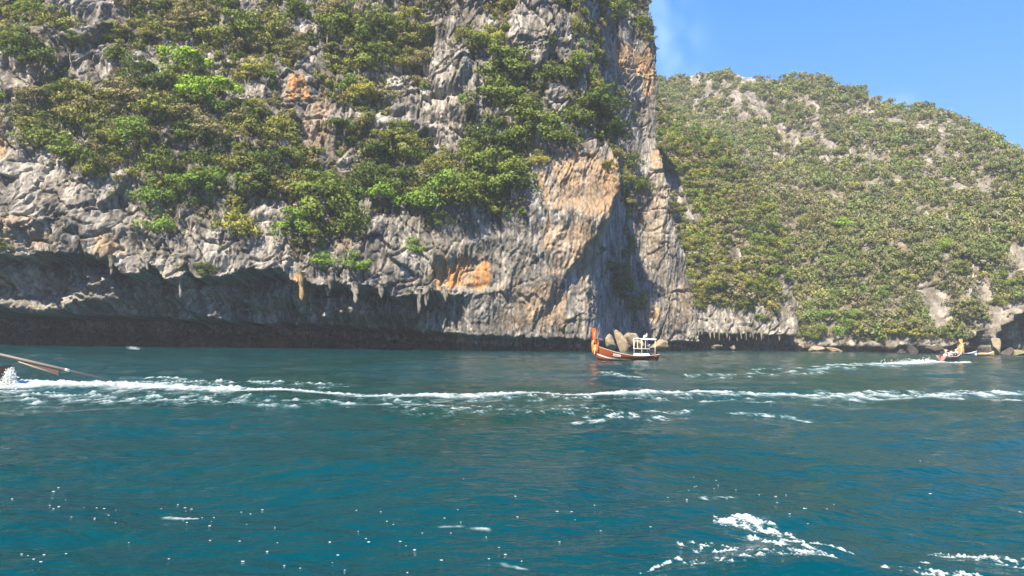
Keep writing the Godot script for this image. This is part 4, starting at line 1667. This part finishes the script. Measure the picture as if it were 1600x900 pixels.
	var f1 := a0.lerp(a1, 0.94) + Vector3(0, -0.03, 0.02)
	for s in [-1.0, 1.0]:
		var z := Vector3(0, 0, 0.025 * s)
		var l0 := f0 + Vector3(-0.12, -0.12, 0) + z
		var l1 := f1 + Vector3(0.05, -0.25, 0) + z
		for p in ([f0 + z, f1 + z, l1, f0 + z, l1, l0] if s > 0 else [f0 + z, l1, f1 + z, f0 + z, l0, l1]):
			fin.add_vertex(p)
	put("shaft_guard", finish(fin), solid(Color(0.075, 0.055, 0.047), 0.7), b3)
	put("guard_edge", pipe([f0 + Vector3(-0.12, -0.12, 0), f1 + Vector3(0.05, -0.25, 0)], [0.03, 0.03], 6), solid(Color(0.26, 0.24, 0.22), 0.6), b3)
	# ---- small craft drawn up far along the shore
	var small := [[1511, 552.5, Color(0.22, 0.33, 0.50), "small blue boat drawn up past the speeding boat"], [1537, 556, Color(0.62, 0.38, 0.16), "small orange boat in front of the small arch"]]
	for e in small:
		var p := on_sea(e[0], e[1])
		var d := minf(-p.z, 178.0)
		p = survey(e[0], e[1], d)
		var pl := Transform3D(Basis(Vector3.UP, 0.2).scaled(Vector3.ONE * 0.55), Vector3(p.x, 0.1, p.z))
		var o := thing("rowing_boat", e[3], "boat", pl)
		put("hull", hull_skin(8.0, 0.0, 1.0, 0.0), solid(e[2], 0.5), o)
		put("hull_lining", hull_skin(8.0, 0.2, 0.97, -0.06), solid(Color(0.55, 0.5, 0.45), 0.7), o)
		put("thwart", box(Vector3(0, 0.4, 0), Vector3(0.3, 0.05, 1.7), 0.01), solid(Color(0.4, 0.3, 0.2), 0.7), o)


# ==================================================================== foam
# strokes: [from, to (photograph places on the water), half widths in metres, strength, how broken]
func foam_sheet(called: String, label: String, strokes: Array, cell: Vector2, lump: float, stretch: Vector2, soft := 0.44) -> MeshInstance3D:
	var segs := []
	var lo := Vector2(1e9, 1e9)
	var hi := -lo
	for s in strokes:
		var a := on_sea(s[0], s[1])
		var b := on_sea(s[2], s[3])
		var p := Vector2(a.x, a.z)
		var q := Vector2(b.x, b.z)
		segs.append([p, q, float(s[4]), float(s[5]), float(s[6]), float(s[7])])
		var w := maxf(s[4], s[5]) * 1.6
		lo = lo.min(p.min(q) - Vector2(w, w))
		hi = hi.max(p.max(q) + Vector2(w, w))
	var nx := int((hi.x - lo.x) / cell.x) + 1
	var nzz := int((hi.y - lo.y) / cell.y) + 1
	var pos := PackedVector3Array()
	var col := PackedColorArray()
	var idx := PackedInt32Array()
	var ids := {}
	var rows := []
	for j in nzz + 1:
		var row := PackedFloat32Array()
		row.resize(nx + 1)
		rows.append(row)
	for s in segs:
		var a: Vector2 = s[0]
		var ab: Vector2 = s[1] - a
		var w: float = maxf(s[2], s[3]) * 1.6
		var l2 := maxf(ab.length_squared(), 1e-6)
		var s0 := Vector2i(((a.min(s[1]) - Vector2(w, w) - lo) / cell).floor()).max(Vector2i.ZERO)
		var s1 := Vector2i(((a.max(s[1]) + Vector2(w, w) - lo) / cell).ceil()).min(Vector2i(nx, nzz))
		for j in range(s0.y, s1.y + 1):
			var z := lo.y + j * cell.y
			for i in range(s0.x, s1.x + 1):
				var p := Vector2(lo.x + i * cell.x, z)
				var t := clampf((p - a).dot(ab) / l2, 0.0, 1.0)
				var d: float = (p - a - ab * t).length() / lerpf(s[2], s[3], t)
				if d < 1.6:
					var n := nf.get_noise_2d(p.x * stretch.x + 5.0, z * stretch.y) * 0.9 + 0.45 * nr.get_noise_2d(p.x * stretch.x * 2.0, z * stretch.y * 2.0) + 0.35 * nf.get_noise_2d(p.x * stretch.x * 5.0, z * stretch.y * 4.0)
					rows[j][i] = maxf(rows[j][i], s[4] * (1.0 - smoothstep(0.25, 1.5, d)) + s[5] * n * (1.0 - smoothstep(1.0, 1.6, d)))
	var th := 0.5
	for j in nzz:
		var ra: PackedFloat32Array = rows[j]
		var rb: PackedFloat32Array = rows[j + 1]
		for i in nx:
			var m := maxf(maxf(ra[i], ra[i + 1]), maxf(rb[i], rb[i + 1]))
			if m < th - soft:
				continue
			var corner := []
			for c in [[0, 0], [0, 1], [1, 1], [1, 0]]:
				var ii: int = i + c[0]
				var jj: int = j + c[1]
				var key := jj * (nx + 1) + ii
				if not ids.has(key):
					var x := lo.x + ii * cell.x
					var z := lo.y + jj * cell.y
					var f: float = rows[jj][ii]
					ids[key] = pos.size()
					var rise := lump * clampf(f - th, 0.0, 1.2) * (0.6 + 0.8 * absf(nf.get_noise_2d(x * stretch.x * 2.2, z * stretch.y * 2.2 + 9.0)))
					pos.append(Vector3(x, wave_height(x, z, Vector2(x, z).length()) + 0.008 + rise, z))
					var w := Color(0.10, 0.27, 0.29).lerp(Color(0.43, 0.49, 0.50), smoothstep(th - soft * 0.6, th + soft * 0.9, f))          # aerated water, then white foam
					col.append(Color(w.r, w.g, w.b, 0.92 * smoothstep(th - soft, th + soft * 1.6, f)))
				corner.append(ids[key])
			idx.append_array([corner[0], corner[2], corner[1], corner[0], corner[3], corner[2]])
	var o := put(called, smooth(pos, col, idx), mats.foam)
	tag(o, label, "", "", "stuff")
	return o


func build_foam():
	# the long wake of the boat that has just left the frame
	foam_sheet("wake_foam", "long white wake trailing across the water behind the departing boat", [
		[-60, 604, 60, 604, 3.0, 3.0, 1.25, 0.5], [60, 604, 160, 602, 3.0, 2.6, 1.2, 0.5], [160, 602, 250, 605, 2.6, 2.0, 1.0, 0.55], [250, 605, 400, 611, 1.8, 1.4, 0.85, 0.6], [400, 611, 600, 617, 1.3, 0.9, 0.8, 0.55], [600, 617, 800, 618, 0.8, 0.9, 0.85, 0.4], [800, 618, 1000, 615, 0.8, 0.7, 0.85, 0.4],
		[1000, 615, 1120, 616, 0.7, 1.0, 0.8, 0.45], [1120, 616, 1340, 619, 1.5, 2.0, 0.62, 0.6], [1340, 617, 1640, 616, 1.6, 1.8, 0.52, 0.7], [1340, 624, 1600, 627, 0.7, 0.7, 0.45, 0.7], [1640, 617, 1760, 620, 2.0, 2.0, 0.5, 0.6],
		[0, 616, 240, 626, 4.0, 2.0, 0.22, 0.9], [180, 595, 520, 604, 1.8, 1.0, 0.28, 0.9], [240, 622, 470, 630, 2.2, 1.0, 0.22, 0.9], [360, 632, 450, 637, 0.6, 0.4, 0.4, 0.6], [510, 629, 655, 632, 0.45, 0.25, 0.55, 0.5], [665, 634, 700, 637, 0.3, 0.2, 0.5, 0.5], [640, 621, 1120, 622, 2.0, 2.0, 0.08, 0.9],
		[1100, 628, 1270, 632, 0.8, 0.4, 0.3, 0.7], [200, 590, 330, 592, 0.5, 0.4, 0.45, 0.6]], Vector2(0.065, 0.14), 0.16, Vector2(0.9, 0.5))
	foam_sheet("foam_patch", "scattered lacy foam drifting between the wake and the calm water", [
		[905, 660, 945, 655, 0.35, 0.3, 0.5, 0.7], [950, 652, 1030, 655, 0.8, 0.8, 0.36, 0.9], [1020, 646, 1075, 640, 0.5, 0.3, 0.42, 0.8], [1160, 643, 1195, 645, 0.4, 0.3, 0.6, 0.6], [1225, 645, 1280, 652, 0.35, 0.25, 0.6, 0.6], [700, 640, 880, 640, 1.6, 1.6, 0.15, 0.8], [950, 583, 985, 590, 0.8, 0.8, 0.5, 0.6], [205, 542, 212, 546, 1.0, 1.0, 0.6, 0.5], [265, 796, 305, 800, 0.10, 0.06, 0.75, 0.5], [1050, 790, 1210, 768, 0.12, 0.12, 0.2, 0.9], [790, 882, 820, 888, 0.06, 0.05, 0.75, 0.5], [690, 822, 760, 826, 0.05, 0.05, 0.6, 0.6]],
		Vector2(0.03, 0.07), 0.04, Vector2(1.6, 0.8))
	foam_sheet("bow_spray_wake", "white churned wake and spray streaming behind the far speeding boat", [
		[1456, 566.5, 1400, 569, 1.8, 2.6, 0.95, 0.6], [1400, 568.5, 1290, 573, 2.4, 1.6, 0.38, 0.7], [1440, 567.5, 1512, 567.5, 0.9, 0.6, 1.0, 0.5], [1200, 577, 1330, 575, 2.0, 2.0, 0.1, 0.9], [1130, 588, 1260, 582, 2.4, 2.4, 0.10, 0.9], [1255, 580, 1320, 577, 1.5, 1.5, 0.15, 0.9], [900, 547.5, 930, 548, 1, 1, 0.45, 0.5]], Vector2(0.14, 0.4), 0.3, Vector2(0.5, 0.22))
	foam_sheet("crest_foam", "white breaking crest thrown up beside our own hull", [
		[1128, 824, 1165, 816, 0.10, 0.22, 0.8, 0.8], [1160, 820, 1215, 832, 0.26, 0.20, 0.62, 0.9], [1205, 822, 1252, 846, 0.05, 0.03, 0.6, 0.8], [1180, 842, 1290, 885, 0.10, 0.10, 0.5, 1.0], [1290, 885, 1400, 925, 0.10, 0.12, 0.5, 1.0], [1215, 842, 1360, 905, 0.04, 0.06, 0.55, 0.9], [1240, 850, 1330, 872, 0.03, 0.03, 0.5, 0.9], [1210, 880, 1235, 905, 0.14, 0.16, 0.36, 1.1],
		[1005, 900, 1060, 880, 0.04, 0.03, 0.55, 0.9], [1060, 882, 1085, 900, 0.03, 0.03, 0.52, 0.9], [1090, 858, 1210, 892, 0.22, 0.22, 0.08, 1.2], [1100, 890, 1180, 905, 0.12, 0.12, 0.12, 1.2], [1490, 862, 1640, 890, 0.2, 0.26, 0.24, 1.2], [1400, 895, 1520, 905, 0.12, 0.12, 0.26, 1.2], [1430, 882, 1460, 884, 0.03, 0.03, 0.6, 0.8], [1580, 790, 1610, 796, 0.04, 0.04, 0.5, 0.8]], Vector2(0.010, 0.010), 0.04, Vector2(5.0, 3.0), 0.34)
	# loose flecks and drops on the water
	var mm := MultiMesh.new()
	mm.transform_format = MultiMesh.TRANSFORM_3D
	var sp := SphereMesh.new()
	sp.radius = 1.0
	sp.height = 2.0
	sp.radial_segments = 8
	sp.rings = 4
	mm.mesh = sp
	var r := RandomNumberGenerator.new()
	r.seed = 91
	var spots := []
	for c in [[130, 800, 120, 40, 26], [330, 795, 90, 26, 22], [420, 850, 100, 36, 20], [660, 810, 110, 40, 26], [560, 860, 70, 30, 12], [1130, 770, 90, 22, 22], [1240, 800, 110, 24, 16], [60, 870, 50, 24, 10], [900, 830, 120, 40, 12], [1120, 815, 30, 18, 14], [840, 800, 60, 30, 6], [1480, 740, 110, 30, 8], [760, 870, 60, 26, 8]]:
		for k in int(c[4] * 0.62):
			spots.append([c[0] + r.randfn() * c[2] * 0.55, minf(c[1] + r.randfn() * c[3] * 0.6, 915.0), r.randf_range(0.5, 1.0) * (1.5 if r.randf() < 0.12 else 1.0)])
	mm.instance_count = spots.size()
	for k in spots.size():
		var p := on_sea(spots[k][0], maxf(spots[k][1], 690.0))
		var s: float = 0.0095 * spots[k][2]
		p.y = wave_height(p.x, p.z, Vector2(p.x, p.z).length()) + s * 0.3
		mm.set_instance_transform(k, Transform3D(Basis().scaled(Vector3(s * r.randf_range(1.0, 2.4), s * 0.4, s * 1.5)), p))
	var o := MultiMeshInstance3D.new()
	o.name = "foam_flecks"
	o.multimesh = mm
	o.material_override = mats.white_water
	add_child(o)
	tag(o, "small white flecks of foam scattered over the water close by", "", "", "stuff")
	# spray flung up by the propeller of the departing boat
	var drops := MultiMesh.new()
	drops.transform_format = MultiMesh.TRANSFORM_3D
	drops.mesh = sp
	var list := []
	for k in 1500:
		var t := r.randf()
		var px := lerpf(2.0, 32.0, t) + r.randfn() * 3.0
		var rise := 0.85 * sin(clampf(t * 1.1 + 0.1, 0.0, 1.0) * PI) * r.randf()
		var q := on_sea(px, 606.0 + r.randfn() * 2.0)
		q.y = rise
		list.append([q, r.randf_range(0.008, 0.032)])
	for k in 260:
		var q := on_sea(1455.0 - absf(r.randfn()) * 26.0, 566.5)
		q.y = absf(r.randfn()) * 0.22
		list.append([q, r.randf_range(0.03, 0.07)])
	drops.instance_count = list.size()
	for k in list.size():
		drops.set_instance_transform(k, Transform3D(Basis().scaled(Vector3.ONE * list[k][1]), list[k][0]))
	var d := MultiMeshInstance3D.new()
	d.name = "propeller_spray"
	d.multimesh = drops
	d.material_override = mats.white_water
	add_child(d)
	tag(d, "white spray drops thrown up behind the two moving boats", "", "", "stuff")
